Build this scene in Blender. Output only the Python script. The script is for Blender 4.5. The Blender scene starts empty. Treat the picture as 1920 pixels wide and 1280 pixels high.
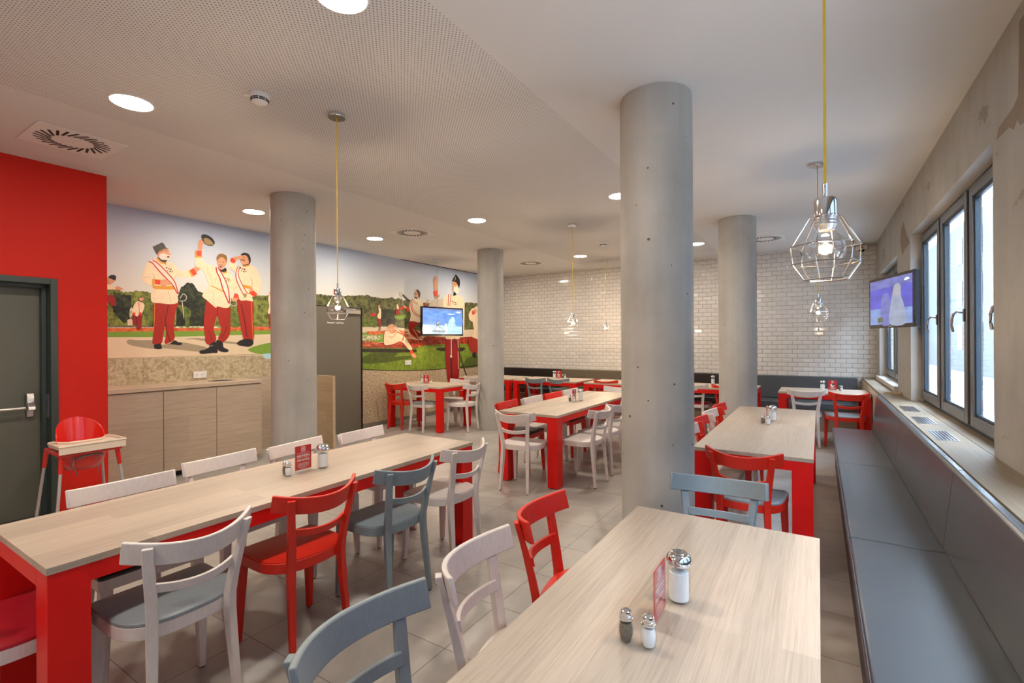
import bpy, bmesh, math, random
from mathutils import Vector, Matrix
from mathutils.geometry import tessellate_polygon
from math import sin, cos, pi, atan2, radians, sqrt
random.seed(7)
S = bpy.context.scene
C = S.collection

# ------------------------------------------------------------------ camera
FPX = 909.0
YAW = atan2(575.0, FPX)
ROLL = 0.0060
HC = 1.50          # eye height
CEIL = 3.05
cam_d = bpy.data.cameras.new('camera')
cam = bpy.data.objects.new('camera', cam_d); C.objects.link(cam)
cam_d.sensor_width = 36.0
cam_d.lens = 36.0 * FPX / 1920.0
cam_d.shift_y = -1.5 / 1920.0
cam_d.clip_start = 0.02
cam.matrix_world = (Matrix.Translation((0, 0, HC)) @ Matrix.Rotation(YAW, 4, 'Z')
                    @ Matrix.Rotation(pi / 2, 4, 'X') @ Matrix.Rotation(-ROLL, 4, 'Z'))
S.camera = cam

# ------------------------------------------------------------------ world, daylight, exposure
S.view_settings.view_transform = 'Standard'
S.view_settings.look = 'None'
S.view_settings.gamma = 1.0
S.view_settings.use_curve_mapping = False
S.view_settings.exposure = 1.45
S.cycles.max_bounces = 10
S.cycles.diffuse_bounces = 6
S.cycles.glossy_bounces = 4
S.cycles.transparent_max_bounces = 16
S.cycles.sample_clamp_indirect = 6.0
S.cycles.caustics_reflective = False
S.cycles.caustics_refractive = False
W = bpy.data.worlds.new('overcast_sky'); S.world = W; W.use_nodes = True
bg = W.node_tree.nodes['Background']
bg.inputs[0].default_value = (0.70, 0.84, 1.0, 1)
bg.inputs[1].default_value = 10.5

def portal(name, loc, sx, sy):
    l = bpy.data.lights.new(name, 'AREA'); l.shape = 'RECTANGLE'; l.size = sx; l.size_y = sy
    l.cycles.is_portal = True
    o = bpy.data.objects.new(name, l); C.objects.link(o)
    o.location = loc; o.rotation_euler = (0, pi / 2, 0)
    return o
portal('window_portal', (0.98, 5.0, 1.71), 1.7, 2.8)
portal('window_portal', (0.98, 8.4, 1.71), 1.7, 2.0)
portal('window_portal', (0.98, 0.6, 1.71), 1.7, 4.2)

# ------------------------------------------------------------------ materials
def nt(name):
    m = bpy.data.materials.new(name); m.use_nodes = True
    t = m.node_tree; b = t.nodes['Principled BSDF']
    return m, t, b
def N(t, kind, **kw):
    n = t.nodes.new(kind)
    for k, v in kw.items():
        if k in n.inputs: n.inputs[k].default_value = v
        else: setattr(n, k, v)
    return n
def coords(t, scale=(1, 1, 1), rot=(0, 0, 0), world=False):
    if world:
        g = N(t, 'ShaderNodeNewGeometry'); src = g.outputs['Position']
    else:
        tc = N(t, 'ShaderNodeTexCoord'); src = tc.outputs['Object']
    mp = N(t, 'ShaderNodeMapping'); mp.inputs['Scale'].default_value = scale
    mp.inputs['Rotation'].default_value = rot
    t.links.new(src, mp.inputs[0]); return mp.outputs[0]
def ramp(t, fac, stops):
    r = N(t, 'ShaderNodeValToRGB'); e = r.color_ramp.elements
    while len(e) < len(stops): e.new(0.5)
    for i, (p, c) in enumerate(stops):
        e[i].position = p; e[i].color = (*c, 1)
    t.links.new(fac, r.inputs[0]); return r.outputs[0]
def bump(t, b, h, strength=0.2, dist=0.01):
    n = N(t, 'ShaderNodeBump'); n.inputs['Strength'].default_value = strength
    n.inputs['Distance'].default_value = dist
    t.links.new(h, n.inputs['Height']); t.links.new(n.outputs[0], b.inputs['Normal'])
def mixc(t, fac, a, b2, blend='MIX'):
    n = N(t, 'ShaderNodeMix', data_type='RGBA', blend_type=blend)
    for sock, v in ((n.inputs[0], fac), (n.inputs[6], a), (n.inputs[7], b2)):
        if hasattr(v, 'is_output') or isinstance(v, bpy.types.NodeSocket): t.links.new(v, sock)
        elif isinstance(v, (int, float)): sock.default_value = v
        else: sock.default_value = (*v, 1)
    return n.outputs[2]
def srgb(r, g, b):
    f = lambda c: (c / 255 / 12.92) if c <= 10 else ((c / 255 + 0.055) / 1.055) ** 2.4
    return (f(r), f(g), f(b))

def plain(name, col, rough=0.5, metal=0.0, var=0.08, scale=9.0, spec=None, bmp=0.0, coat=0):
    m, t, b = nt(name)
    v = coords(t)
    n = N(t, 'ShaderNodeTexNoise', Scale=scale, Detail=3.0); t.links.new(v, n.inputs[0])
    lo = tuple(c * (1 - var) for c in col); hi = tuple(min(1, c * (1 + var)) for c in col)
    t.links.new(ramp(t, n.outputs[0], [(0.3, lo), (0.7, hi)]), b.inputs['Base Color'])
    b.inputs['Roughness'].default_value = rough; b.inputs['Metallic'].default_value = metal
    if spec is not None: b.inputs['Specular IOR Level'].default_value = spec
    if coat: b.inputs['Coat Weight'].default_value = coat
    if bmp: bump(t, b, n.outputs[0], bmp, 0.002)
    return m
def painted_wood(name, col, grain=0.10, rough=0.42, along=(14, 14, 1.2)):
    m, t, b = nt(name)
    v = coords(t, along)
    n = N(t, 'ShaderNodeTexNoise', Scale=9.0, Detail=4.0, Distortion=0.8); t.links.new(v, n.inputs[0])
    lo = tuple(c * (1 - grain) for c in col); hi = tuple(min(1, c * (1 + grain * .5)) for c in col)
    t.links.new(ramp(t, n.outputs[0], [(0.35, lo), (0.65, hi)]), b.inputs['Base Color'])
    b.inputs['Roughness'].default_value = rough
    bump(t, b, n.outputs[0], 0.06, 0.002)
    return m
def oak(name, axis, base, plank=0.11, rough=0.38, lo=0.80, hi=1.10):
    # planks side by side across the grain, long streaks of grain along `axis`
    m, t, b = nt(name)
    g = N(t, 'ShaderNodeNewGeometry'); sp = N(t, 'ShaderNodeSeparateXYZ')
    t.links.new(g.outputs['Position'], sp.inputs[0])
    al = {'x': 0, 'y': 1, 'z': 2}[axis]
    others = [i for i in range(3) if i != al]
    add = N(t, 'ShaderNodeMath', operation='ADD')
    t.links.new(sp.outputs[others[0]], add.inputs[0]); t.links.new(sp.outputs[others[1]], add.inputs[1])
    cmb = N(t, 'ShaderNodeCombineXYZ')
    t.links.new(sp.outputs[al], cmb.inputs[0]); t.links.new(add.outputs[0], cmb.inputs[1])
    br = N(t, 'ShaderNodeTexBrick', offset=0.37, offset_frequency=2, squash=1.0)
    br.inputs['Color1'].default_value = (*[c * lo for c in base], 1)
    br.inputs['Color2'].default_value = (*[min(1, c * hi) for c in base], 1)
    br.inputs['Mortar'].default_value = (*[c * 0.93 for c in base], 1)
    br.inputs['Scale'].default_value = 1.0; br.inputs['Mortar Size'].default_value = 0.0006
    br.inputs['Mortar Smooth'].default_value = 1.0
    br.inputs['Brick Width'].default_value = 1.35; br.inputs['Row Height'].default_value = plank
    t.links.new(cmb.outputs[0], br.inputs[0])
    mp = N(t, 'ShaderNodeMapping'); mp.inputs['Scale'].default_value = (1.1, 40, 1)
    t.links.new(cmb.outputs[0], mp.inputs[0])
    n = N(t, 'ShaderNodeTexNoise', Scale=2.2, Detail=6.0, Distortion=1.2); t.links.new(mp.outputs[0], n.inputs[0])
    g1 = ramp(t, n.outputs[0], [(0.32, (0.86, 0.835, 0.81)), (0.5, (0.97, 0.97, 0.97)), (0.66, (1.05, 1.045, 1.03))])
    mp2 = N(t, 'ShaderNodeMapping'); mp2.inputs['Scale'].default_value = (3, 240, 1)
    t.links.new(cmb.outputs[0], mp2.inputs[0])
    n2 = N(t, 'ShaderNodeTexNoise', Scale=2.0, Detail=3.0); t.links.new(mp2.outputs[0], n2.inputs[0])
    g2 = ramp(t, n2.outputs[0], [(0.35, (0.92, 0.91, 0.90)), (0.65, (1.04, 1.04, 1.04))])
    c = mixc(t, 1.0, br.outputs[0], g1, 'MULTIPLY'); c = mixc(t, 1.0, c, g2, 'MULTIPLY')
    t.links.new(c, b.inputs['Base Color']); b.inputs['Roughness'].default_value = rough
    bump(t, b, n2.outputs[0], 0.05, 0.001)
    return m
def concrete(name, base, streak=(7, 7, 0.5), warm=1.0, holes=True, stain=False):
    m, t, b = nt(name)
    v = coords(t, streak, world=True); n = N(t, 'ShaderNodeTexNoise', Scale=2.0, Detail=6.0); t.links.new(v, n.inputs[0])
    v2 = coords(t, (1, 1, 1), world=True); n2 = N(t, 'ShaderNodeTexNoise', Scale=2.6, Detail=8.0, Roughness=0.6); t.links.new(v2, n2.inputs[0])
    c = ramp(t, n.outputs[0], [(0.3, tuple(x * .91 for x in base)), (0.7, tuple(x * 1.06 for x in base))])
    c2 = ramp(t, n2.outputs[0], [(0.3, (0.86, 0.85, 0.83)), (0.7, (1.08, 1.08, 1.08))])
    c = mixc(t, 1.0, c, c2, 'MULTIPLY')
    if holes:
        vo = N(t, 'ShaderNodeTexVoronoi', Scale=15.0); vo.inputs['Randomness'].default_value = 1.0; t.links.new(v2, vo.inputs[0])
        nb = N(t, 'ShaderNodeTexNoise', Scale=1.7, Detail=1.0); t.links.new(v2, nb.inputs[0])
        # radius of each pore varies with its cell colour
        sepc = N(t, 'ShaderNodeSeparateColor'); t.links.new(vo.outputs['Color'], sepc.inputs[0])
        mul = N(t, 'ShaderNodeMath', operation='MULTIPLY'); mul.inputs[1].default_value = 0.14
        pw = N(t, 'ShaderNodeMath', operation='POWER'); pw.inputs[1].default_value = 4.0
        t.links.new(sepc.outputs[0], pw.inputs[0]); t.links.new(pw.outputs[0], mul.inputs[0])
        lt = N(t, 'ShaderNodeMath', operation='LESS_THAN'); t.links.new(vo.outputs['Distance'], lt.inputs[0]); t.links.new(mul.outputs[0], lt.inputs[1])
        c = mixc(t, lt.outputs[0], c, tuple(x * .18 for x in base))
    if stain:
        v3 = coords(t, (1, 1.1, 2.2), world=True); n3 = N(t, 'ShaderNodeTexNoise', Scale=1.1, Detail=9.0, Roughness=0.62); t.links.new(v3, n3.inputs[0])
        st = ramp(t, n3.outputs[0], [(0.63, (1, 1, 1)), (0.65, (0.70, 0.60, 0.50)), (0.74, (0.84, 0.77, 0.70))])
        c = mixc(t, 1.0, c, st, 'MULTIPLY')
    t.links.new(c, b.inputs['Base Color']); b.inputs['Roughness'].default_value = 0.62
    bump(t, b, n2.outputs[0], 0.12, 0.006)
    return m
def thin_glass(name, tint=(1, 1, 1), ior=1.45, rough=0.0):
    m = bpy.data.materials.new(name); m.use_nodes = True; t = m.node_tree
    t.nodes.remove(t.nodes['Principled BSDF']); out = t.nodes['Material Output']
    tr = N(t, 'ShaderNodeBsdfTransparent'); tr.inputs[0].default_value = (*tint, 1)
    gl = N(t, 'ShaderNodeBsdfGlossy'); gl.inputs['Roughness'].default_value = rough
    lw = N(t, 'ShaderNodeFresnel'); ge = N(t, 'ShaderNodeNewGeometry')
    mr = N(t, 'ShaderNodeMapRange'); mr.inputs[3].default_value = ior; mr.inputs[4].default_value = 1 / ior   # same reflectance on both sides of a thin sheet
    t.links.new(ge.outputs['Backfacing'], mr.inputs[0]); t.links.new(mr.outputs[0], lw.inputs[0])
    mx = N(t, 'ShaderNodeMixShader')
    t.links.new(lw.outputs[0], mx.inputs[0]); t.links.new(tr.outputs[0], mx.inputs[1]); t.links.new(gl.outputs[0], mx.inputs[2])
    t.links.new(mx.outputs[0], out.inputs[0]); return m
def emit(name, col, s, var=0.0):
    m, t, b = nt(name)
    b.inputs['Base Color'].default_value = (0.02, 0.02, 0.02, 1); b.inputs['Roughness'].default_value = 0.3
    b.inputs['Emission Color'].default_value = (*col, 1); b.inputs['Emission Strength'].default_value = s
    if var:
        v = coords(t, (1, 1, 3)); n = N(t, 'ShaderNodeTexNoise', Scale=6.0, Detail=3.0); t.links.new(v, n.inputs[0])
        t.links.new(ramp(t, n.outputs[0], [(0.3, tuple(c * (1 - var) for c in col)), (0.7, tuple(min(1, c * (1 + var)) for c in col))]), b.inputs['Emission Color'])
    return m

M = {}
M['white_wood'] = painted_wood('white stained beech', (0.66, 0.61, 0.58), 0.06)
M['red_wood'] = painted_wood('red lacquered beech', (0.62, 0.020, 0.007), 0.08)
M['grey_wood'] = painted_wood('blue grey lacquered beech', (0.20, 0.255, 0.285), 0.06)
M['red_metal'] = plain('red lacquered table frame', (0.66, 0.006, 0.004), 0.42, var=0.04, spec=.3)
M['pad_grey'] = plain('grey leatherette', (0.22, 0.25, 0.27), 0.38, var=0.05, scale=60, bmp=0.05)
M['pad_red'] = plain('red leatherette', (0.42, 0.010, 0.022), 0.38, var=0.05, scale=60, bmp=0.05)
M['pad_black'] = plain('black leatherette', (0.02, 0.019, 0.02), 0.4, var=0.1, scale=60, bmp=0.05)
M['bench_grey'] = plain('slate grey leatherette', (0.070, 0.079, 0.087), 0.27, var=0.03, scale=3)
M['bench_grey_warm_lit'] = plain('warm lit grey leatherette', (0.13, 0.105, 0.07), 0.40, var=0.06, scale=30, bmp=0.06)  # grey bench section; the brown cast of warm light is put into its colour
M['bench_black'] = plain('dark brown leatherette', (0.010, 0.006, 0.006), 0.42, var=0.1, scale=30)
M['rubber'] = plain('black rubber', (0.015, 0.015, 0.015), 0.7)
M['oak_y'] = oak('light oak tabletop', 'y', (0.45, 0.37, 0.295), plank=.095, lo=.84, hi=1.08)
M['oak_x'] = oak('light oak tabletop across', 'x', (0.54, 0.44, 0.34), plank=.085, lo=.88, hi=1.08)
M['oak_front'] = oak('oak cabinet front', 'y', (0.46, 0.365, 0.275), plank=0.3, lo=.95, hi=1.04)
M['oak_top'] = oak('oak counter top', 'y', (0.52, 0.41, 0.30), plank=0.14)
M['oak_ledge'] = oak('oak window ledge', 'y', (0.235, 0.185, 0.13), plank=.16, rough=.62)
M['oak_edge'] = plain('oak edge band', (0.50, 0.38, 0.25), 0.45, var=0.12, scale=20)
M['plinth'] = oak('oak bench plinth', 'x', (0.30, 0.22, 0.15), plank=0.2)
M['chrome'] = plain('polished chrome', (0.72, 0.72, 0.73), 0.10, 1.0, var=0.02)
M['steel'] = plain('brushed steel', (0.55, 0.55, 0.56), 0.28, 1.0, var=0.04)
M['alu'] = plain('brushed aluminium', (0.62, 0.60, 0.57), 0.32, 0.9, var=0.03)
M['wire'] = plain('bright steel wire', (0.80, 0.79, 0.78), 0.14, 1.0, var=0.02)
M['yellow'] = plain('yellow textile cord', (0.62, 0.42, 0.03), 0.75, var=0.1)
M['pale_cord'] = plain('pale cord', (0.6, 0.5, 0.36), 0.7)
M['glass'] = thin_glass('clear glass', (0.97, 0.98, 0.98))
M['bulb_glass'] = thin_glass('clear bulb glass', (0.97, 0.97, 0.96), 2.1)
M['window_glass'] = thin_glass('window glass', (0.93, 0.96, 0.98), 1.75)
M['acrylic'] = thin_glass('clear acrylic', (0.99, 0.985, 0.985), 1.4)
M['sugar'] = plain('white sugar', (0.80, 0.80, 0.80), 0.8, var=0.04, scale=400)
M['pepper'] = plain('ground pepper', (0.17, 0.14, 0.10), 0.9, var=0.5, scale=500)
M['card'] = plain('red card print', (0.62, 0.022, 0.022), 0.35, var=0.05)
M['white_ink'] = plain('white print', (0.80, 0.79, 0.78), 0.5, var=0.02)
M['pale_ink'] = plain('pale red print', (0.75, 0.36, 0.32), 0.5, var=0.02)
M['dark_ink'] = plain('dark print', (0.05, 0.04, 0.04), 0.5)
M['red_wall'] = plain('red wall paint', (0.60, 0.016, 0.007), 0.6, var=0.04, scale=2, spec=.25)
M['white_paint'] = plain('white paint', (0.72, 0.70, 0.67), 0.75, var=0.02, scale=1.5)
M['white_plastic'] = plain('white plastic', (0.74, 0.73, 0.71), 0.4, var=0.02)
M['black_slot'] = plain('black slot', (0.012, 0.012, 0.012), 0.8)
M['door_grey'] = plain('grey green door paint', (0.105, 0.105, 0.080), 0.45, var=0.05, scale=2)
M['door_frame'] = plain('dark green grey steel frame', (0.035, 0.05, 0.045), 0.38, var=0.08)
M['staff_grey'] = plain('taupe door laminate', (0.135, 0.115, 0.085), 0.5, var=0.03, scale=2)
M['window_frame'] = plain('anthracite frame with blue reflection tint', (0.010, 0.026, 0.042), 0.35, 0.0, var=0.08, scale=4)  # blue of the light reflected on the frame sides is put into the colour
M['window_sash'] = plain('grey window sash', (0.135, 0.135, 0.135), 0.30, 0.5, var=0.06, scale=4)
M['tv_black'] = plain('glossy black plastic', (0.012, 0.010, 0.011), 0.16, var=0.05)
M['hc_red'] = plain('red translucent plastic', (0.66, 0.020, 0.012), 0.20, var=0.03, coat=0.4)
M['hc_white'] = plain('cream plastic tray', (0.70, 0.58, 0.46), 0.35, var=0.02)
M['hc_leg'] = plain('silver grey tube', (0.50, 0.49, 0.48), 0.35, 0.5, var=0.03)
M['strap'] = plain('grey webbing', (0.18, 0.17, 0.15), 0.8)
M['lamp_disc'] = emit('lit downlight diffuser', (1.0, 0.90, 0.765), 92.0)
M['filament'] = emit('glowing filament', (1.0, 0.66, 0.34), 500.0)
M['conc_col'] = concrete('cast concrete column', (0.41, 0.40, 0.37), (5, 5, 0.5))
M['conc_wall'] = concrete('board marked concrete wall', (0.335, 0.325, 0.295), (3, 3, 0.5), stain=True, holes=False)
M['conc_reveal'] = plain('smooth plaster reveal', (0.44, 0.41, 0.37), 0.7, var=0.06, scale=3)

def tile_floor():
    m, t, b = nt('large format stone floor tiles')
    v = coords(t, (1, 1, 1), world=True)
    mp = N(t, 'ShaderNodeMapping'); mp.inputs['Location'].default_value = (1.55, -0.02, 0); t.links.new(v, mp.inputs[0])
    br = N(t, 'ShaderNodeTexBrick', offset=0.0, offset_frequency=2)
    br.inputs['Color1'].default_value = (0.335, 0.315, 0.290, 1); br.inputs['Color2'].default_value = (0.39, 0.37, 0.34, 1)
    br.inputs['Mortar'].default_value = (0.16, 0.14, 0.12, 1)
    br.inputs['Scale'].default_value = 1.0; br.inputs['Mortar Size'].default_value = 0.0028; br.inputs['Mortar Smooth'].default_value = 0.2
    br.inputs['Brick Width'].default_value = 0.9; br.inputs['Row Height'].default_value = 0.45
    t.links.new(mp.outputs[0], br.inputs[0])
    n = N(t, 'ShaderNodeTexNoise', Scale=1.6, Detail=9.0, Roughness=0.65, Distortion=0.6); t.links.new(v, n.inputs[0])
    c2 = ramp(t, n.outputs[0], [(0.33, (0.74, 0.74, 0.75)), (0.67, (1.14, 1.12, 1.08))])
    c = mixc(t, 1.0, br.outputs[0], c2, 'MULTIPLY')
    t.links.new(c, b.inputs['Base Color']); b.inputs['Roughness'].default_value = 0.33
    inv = N(t, 'ShaderNodeMath', operation='SUBTRACT'); inv.inputs[0].default_value = 1.0; t.links.new(br.outputs['Fac'], inv.inputs[1])
    bump(t, b, inv.outputs[0], 0.25, 0.002)
    return m
M['floor'] = tile_floor()
def metro():
    m, t, b = nt('bevelled white metro tiles')
    g = N(t, 'ShaderNodeNewGeometry'); sp = N(t, 'ShaderNodeSeparateXYZ'); t.links.new(g.outputs['Position'], sp.inputs[0])
    cm = N(t, 'ShaderNodeCombineXYZ')
    t.links.new(sp.outputs[0], cm.inputs[0]); t.links.new(sp.outputs[2], cm.inputs[1])
    def brick(ms, sm):
        br = N(t, 'ShaderNodeTexBrick', offset=0.5, offset_frequency=2)
        br.inputs['Scale'].default_value = 1.0; br.inputs['Mortar Size'].default_value = ms; br.inputs['Mortar Smooth'].default_value = sm
        br.inputs['Brick Width'].default_value = 0.157; br.inputs['Row Height'].default_value = 0.0775
        t.links.new(cm.outputs[0], br.inputs[0]); return br
    br = brick(0.0022, 0.1)
    br.inputs['Color1'].default_value = (0.60, 0.57, 0.53, 1); br.inputs['Color2'].default_value = (0.66, 0.63, 0.59, 1)
    br.inputs['Mortar'].default_value = (0.22, 0.19, 0.16, 1)
    t.links.new(br.outputs[0], b.inputs['Base Color'])
    b.inputs['Roughness'].default_value = 0.09
    bv = brick(0.016, 1.0)
    inv = N(t, 'ShaderNodeMath', operation='SUBTRACT'); inv.inputs[0].default_value = 1.0; t.links.new(bv.outputs['Fac'], inv.inputs[1])
    bump(t, b, inv.outputs[0], 0.7, 0.006)
    return m
M['metro'] = metro()
def ceiling_mat(perf):
    m, t, b = nt('perforated acoustic plasterboard' if perf else 'matt white plaster ceiling')
    col = (0.64, 0.625, 0.60)
    b.inputs['Roughness'].default_value = 0.85
    b.inputs['Base Color'].default_value = (*col, 1)
    if perf:
        g = N(t, 'ShaderNodeNewGeometry'); sp = N(t, 'ShaderNodeSeparateXYZ'); t.links.new(g.outputs['Position'], sp.inputs[0])
        cs = []
        for i in (0, 1):
            mu = N(t, 'ShaderNodeMath', operation='MULTIPLY'); mu.inputs[1].default_value = 2 * pi / 0.0255
            t.links.new(sp.outputs[i], mu.inputs[0])
            co = N(t, 'ShaderNodeMath', operation='COSINE'); t.links.new(mu.outputs[0], co.inputs[0]); cs.append(co.outputs[0])
        pr = N(t, 'ShaderNodeMath', operation='MULTIPLY'); t.links.new(cs[0], pr.inputs[0]); t.links.new(cs[1], pr.inputs[1])
        c = ramp(t, pr.outputs[0], [(0.62, col), (0.72, (0.16, 0.145, 0.135))])
        t.links.new(c, b.inputs['Base Color'])
    return m
M['ceil'] = ceiling_mat(False); M['ceil_perf'] = ceiling_mat(True)

# ------------------------------------------------------------------ mesh builder
class MB:
    def __init__(s): s.bm = bmesh.new(); s.mi = 0
    def v(s, p): return s.bm.verts.new(p)
    def f(s, vs):
        try: fc = s.bm.faces.new(vs); fc.material_index = s.mi; return fc
        except ValueError: return None
    def box(s, a, b, mat=None):
        xs = (a[0], b[0]); ys = (a[1], b[1]); zs = (a[2], b[2])
        P = [Vector((x, y, z)) for z in zs for y in ys for x in xs]
        if mat is not None: P = [mat @ p for p in P]
        q = [s.v(p) for p in P]
        for i in ((0, 2, 3, 1), (4, 5, 7, 6), (0, 1, 5, 4), (2, 6, 7, 3), (0, 4, 6, 2), (1, 3, 7, 5)): s.f([q[k] for k in i])
        return s
    def loft(s, rings, close=True, cap=True):
        R = [[s.v(p) for p in r] for r in rings]; n = len(R[0])
        for a, b in zip(R, R[1:]):
            for i in range(n if close else n - 1):
                j = (i + 1) % n; s.f([a[i], a[j], b[j], b[i]])
        if cap: s.f(list(reversed(R[0]))); s.f(R[-1])
        return s
    def prism(s, pts, z0, z1, mat=None):
        r = [[Vector((x, y, z)) for x, y in pts] for z in (z0, z1)]
        if mat is not None: r = [[mat @ p for p in q] for q in r]
        return s.loft(r)
    def lathe(s, prof, seg=20, c=(0, 0, 0), cap=True, flute=0, fl=0.0, mat=None):
        rings = []
        for r, z in prof:
            ring = []
            for i in range(seg):
                a = 2 * pi * i / seg; rr = r * (1 + fl * cos(flute * a)) if flute else r
                p = Vector((c[0] + rr * cos(a), c[1] + rr * sin(a), c[2] + z)); ring.append(mat @ p if mat is not None else p)
            rings.append(ring)
        return s.loft(rings, cap=cap)
    def tube(s, path, r, seg=8, closed=False, r1=None):
        P = [Vector(p) for p in path]; n = len(P); rings = []
        up = Vector((0, 0, 1))
        for i, p in enumerate(P):
            if closed: t = (P[(i + 1) % n] - P[i - 1])
            else: t = (P[min(i + 1, n - 1)] - P[max(i - 1, 0)])
            t.normalize(); a = up if abs(t.dot(up)) < 0.95 else Vector((1, 0, 0))
            u = t.cross(a).normalized(); w = t.cross(u).normalized()
            rr = r if r1 is None else r + (r1 - r) * i / (n - 1)
            rings.append([p + (u * cos(2 * pi * k / seg) + w * sin(2 * pi * k / seg)) * rr for k in range(seg)])
        if closed: rings.append(rings[0]); return s.loft(rings, cap=False)
        return s.loft(rings)
    def sphere(s, c, r, seg=16, rings=10, sz=1.0, half=0):
        prof = []
        for i in range(rings + 1):
            a = -pi / 2 + pi * i / rings; prof.append((max(1e-4, r * cos(a)), r * sin(a) * sz))
        return s.lathe(prof, seg, c)
    def build(s, name, mats, parent=None, loc=None, bevel=0.0, smooth=35, seg=2):
        bmesh.ops.remove_doubles(s.bm, verts=s.bm.verts, dist=1e-6)
        bmesh.ops.recalc_face_normals(s.bm, faces=s.bm.faces)
        me = bpy.data.meshes.new(name); s.bm.to_mesh(me); s.bm.free()
        for m in (mats if isinstance(mats, (list, tuple)) else [mats]): me.materials.append(m if not isinstance(m, str) else M[m])
        if smooth:
            me.shade_smooth(); me.set_sharp_from_angle(angle=radians(smooth))
        o = bpy.data.objects.new(name, me); C.objects.link(o)
        if parent: o.parent = parent
        if loc: o.location = loc
        if bevel:
            md = o.modifiers.new('bevel', 'BEVEL'); md.width = bevel; md.segments = seg; md.limit_method = 'ANGLE'; md.angle_limit = radians(40)
        return o
def tag(o, label=None, cat=None, group=None, kind=None):
    if label: o['label'] = label
    if cat: o['category'] = cat
    if group: o['group'] = group
    if kind: o['kind'] = kind
    return o
def empty(name, loc=(0, 0, 0), rz=0.0, **k):
    o = bpy.data.objects.new(name, None); C.objects.link(o); o.location = loc; o.rotation_euler = (0, 0, rz)
    o.empty_display_size = 0.1
    return tag(o, **k)
def copy_tree(o, parent=None):
    c = o.copy(); C.objects.link(c)
    if parent: c.parent = parent
    for ch in list(o.children): copy_tree(ch, c)
    return c
def struct(name, mb, mat, label=None, cat=None, **k):
    o = mb.build(name, mat, **k); o['kind'] = 'structure'
    return tag(o, label, cat)
def text_mesh(txt, size, mat, name, parent, M4, bold=0.0, ext=0.0002, align='CENTER'):
    cu = bpy.data.curves.new(name, 'FONT'); cu.body = txt; cu.size = size; cu.align_x = align; cu.offset = bold; cu.extrude = ext
    cu.resolution_u = 3
    to = bpy.data.objects.new(name, cu); C.objects.link(to)
    dg = bpy.context.evaluated_depsgraph_get(); dg.update()
    me = bpy.data.meshes.new_from_object(to.evaluated_get(dg)); bpy.data.objects.remove(to); bpy.data.curves.remove(cu)
    me.transform(M4); me.materials.clear(); me.materials.append(mat); me.name = name
    o = bpy.data.objects.new(name, me); C.objects.link(o); o.parent = parent
    return o

# ------------------------------------------------------------------ the room
XW, YT, XM, XR = 0.80, 9.85, -6.65, -5.59      # window wall, tile wall, mural wall, red wall
YB = -2.6                                      # wall behind the camera
floor = struct('floor', MB().box((XM - .2, YB - .2, -.1), (XW + .14, YT + .2, 0)), 'floor', 'beige grey large format tiled floor', 'floor', smooth=0)
PX0, PX1, PY0, PY1 = -4.12, -1.50, -1.6, 9.1
cb = MB()
cb.box((XM - .2, YB - .2, CEIL), (PX0, YT + .2, CEIL + .12)); cb.box((PX1, YB - .2, CEIL), (XW + .35, YT + .2, CEIL + .12))
cb.box((PX0, YB - .2, CEIL), (PX1, PY0, CEIL + .12)); cb.box((PX0, PY1, CEIL), (PX1, YT + .2, CEIL + .12))
cb.mi = 1; cb.box((PX0, PY0, CEIL), (PX1, PY1, CEIL + .12))
ceiling = struct('ceiling', cb, [M['ceil'], M['ceil_perf']], 'white ceiling with a perforated acoustic field', 'ceiling', smooth=0)
struct('wall_back', MB().box((XM - .2, YT, 0), (XW + .35, YT + .2, CEIL)), 'metro', 'white glazed metro tile wall behind the wall bench', 'wall', smooth=0)
struct('wall_rear', MB().box((XM - .2, YB - .2, 0), (XW + .35, YB, CEIL)), 'white_paint', 'white wall behind the viewer', 'wall', smooth=0)
struct('wall_left', MB().box((XM - .2, 1.6, 0), (XM, YT, CEIL)), 'white_paint', 'left wall carrying the photo mural', 'wall', smooth=0)
# red wall with the fire door opening (y .40 .. 1.44)
DY0, DY1, DH = 0.36, 1.452, 2.058
rw = MB()
rw.box((XM - .2, YB, 0), (XR, DY0, CEIL)); rw.box((XM - .2, DY1, 0), (XR, 1.80, CEIL)); rw.box((XM - .2, DY0, DH), (XR, DY1, CEIL))
rw.box((XM - .2, DY0, 0), (XR - .32, DY1, DH))
struct('wall_red', rw, 'red_wall', 'bright red wall around the grey fire door', 'wall', smooth=0)
# window wall: openings (y0, y1, z0, z1)
OP = [(-1.4, 2.75, 0.86, 2.565), (3.60, 6.40, 0.86, 2.565), (7.36, 9.42, 0.92, 2.50)]
ww = MB(); TH = 0.14
y = YB - .2
for (a, b, z0, z1) in OP:
    ww.box((XW, y, 0), (XW + TH, a, CEIL)); ww.box((XW, a, 0), (XW + TH, b, z0)); ww.box((XW, a, z1), (XW + TH, b, CEIL)); y = b
ww.box((XW, y, 0), (XW + TH, YT + .2, CEIL))
struct('wall_right', ww, 'conc_wall', 'raw concrete window wall with board marks and stains', 'wall', smooth=0)
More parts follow.
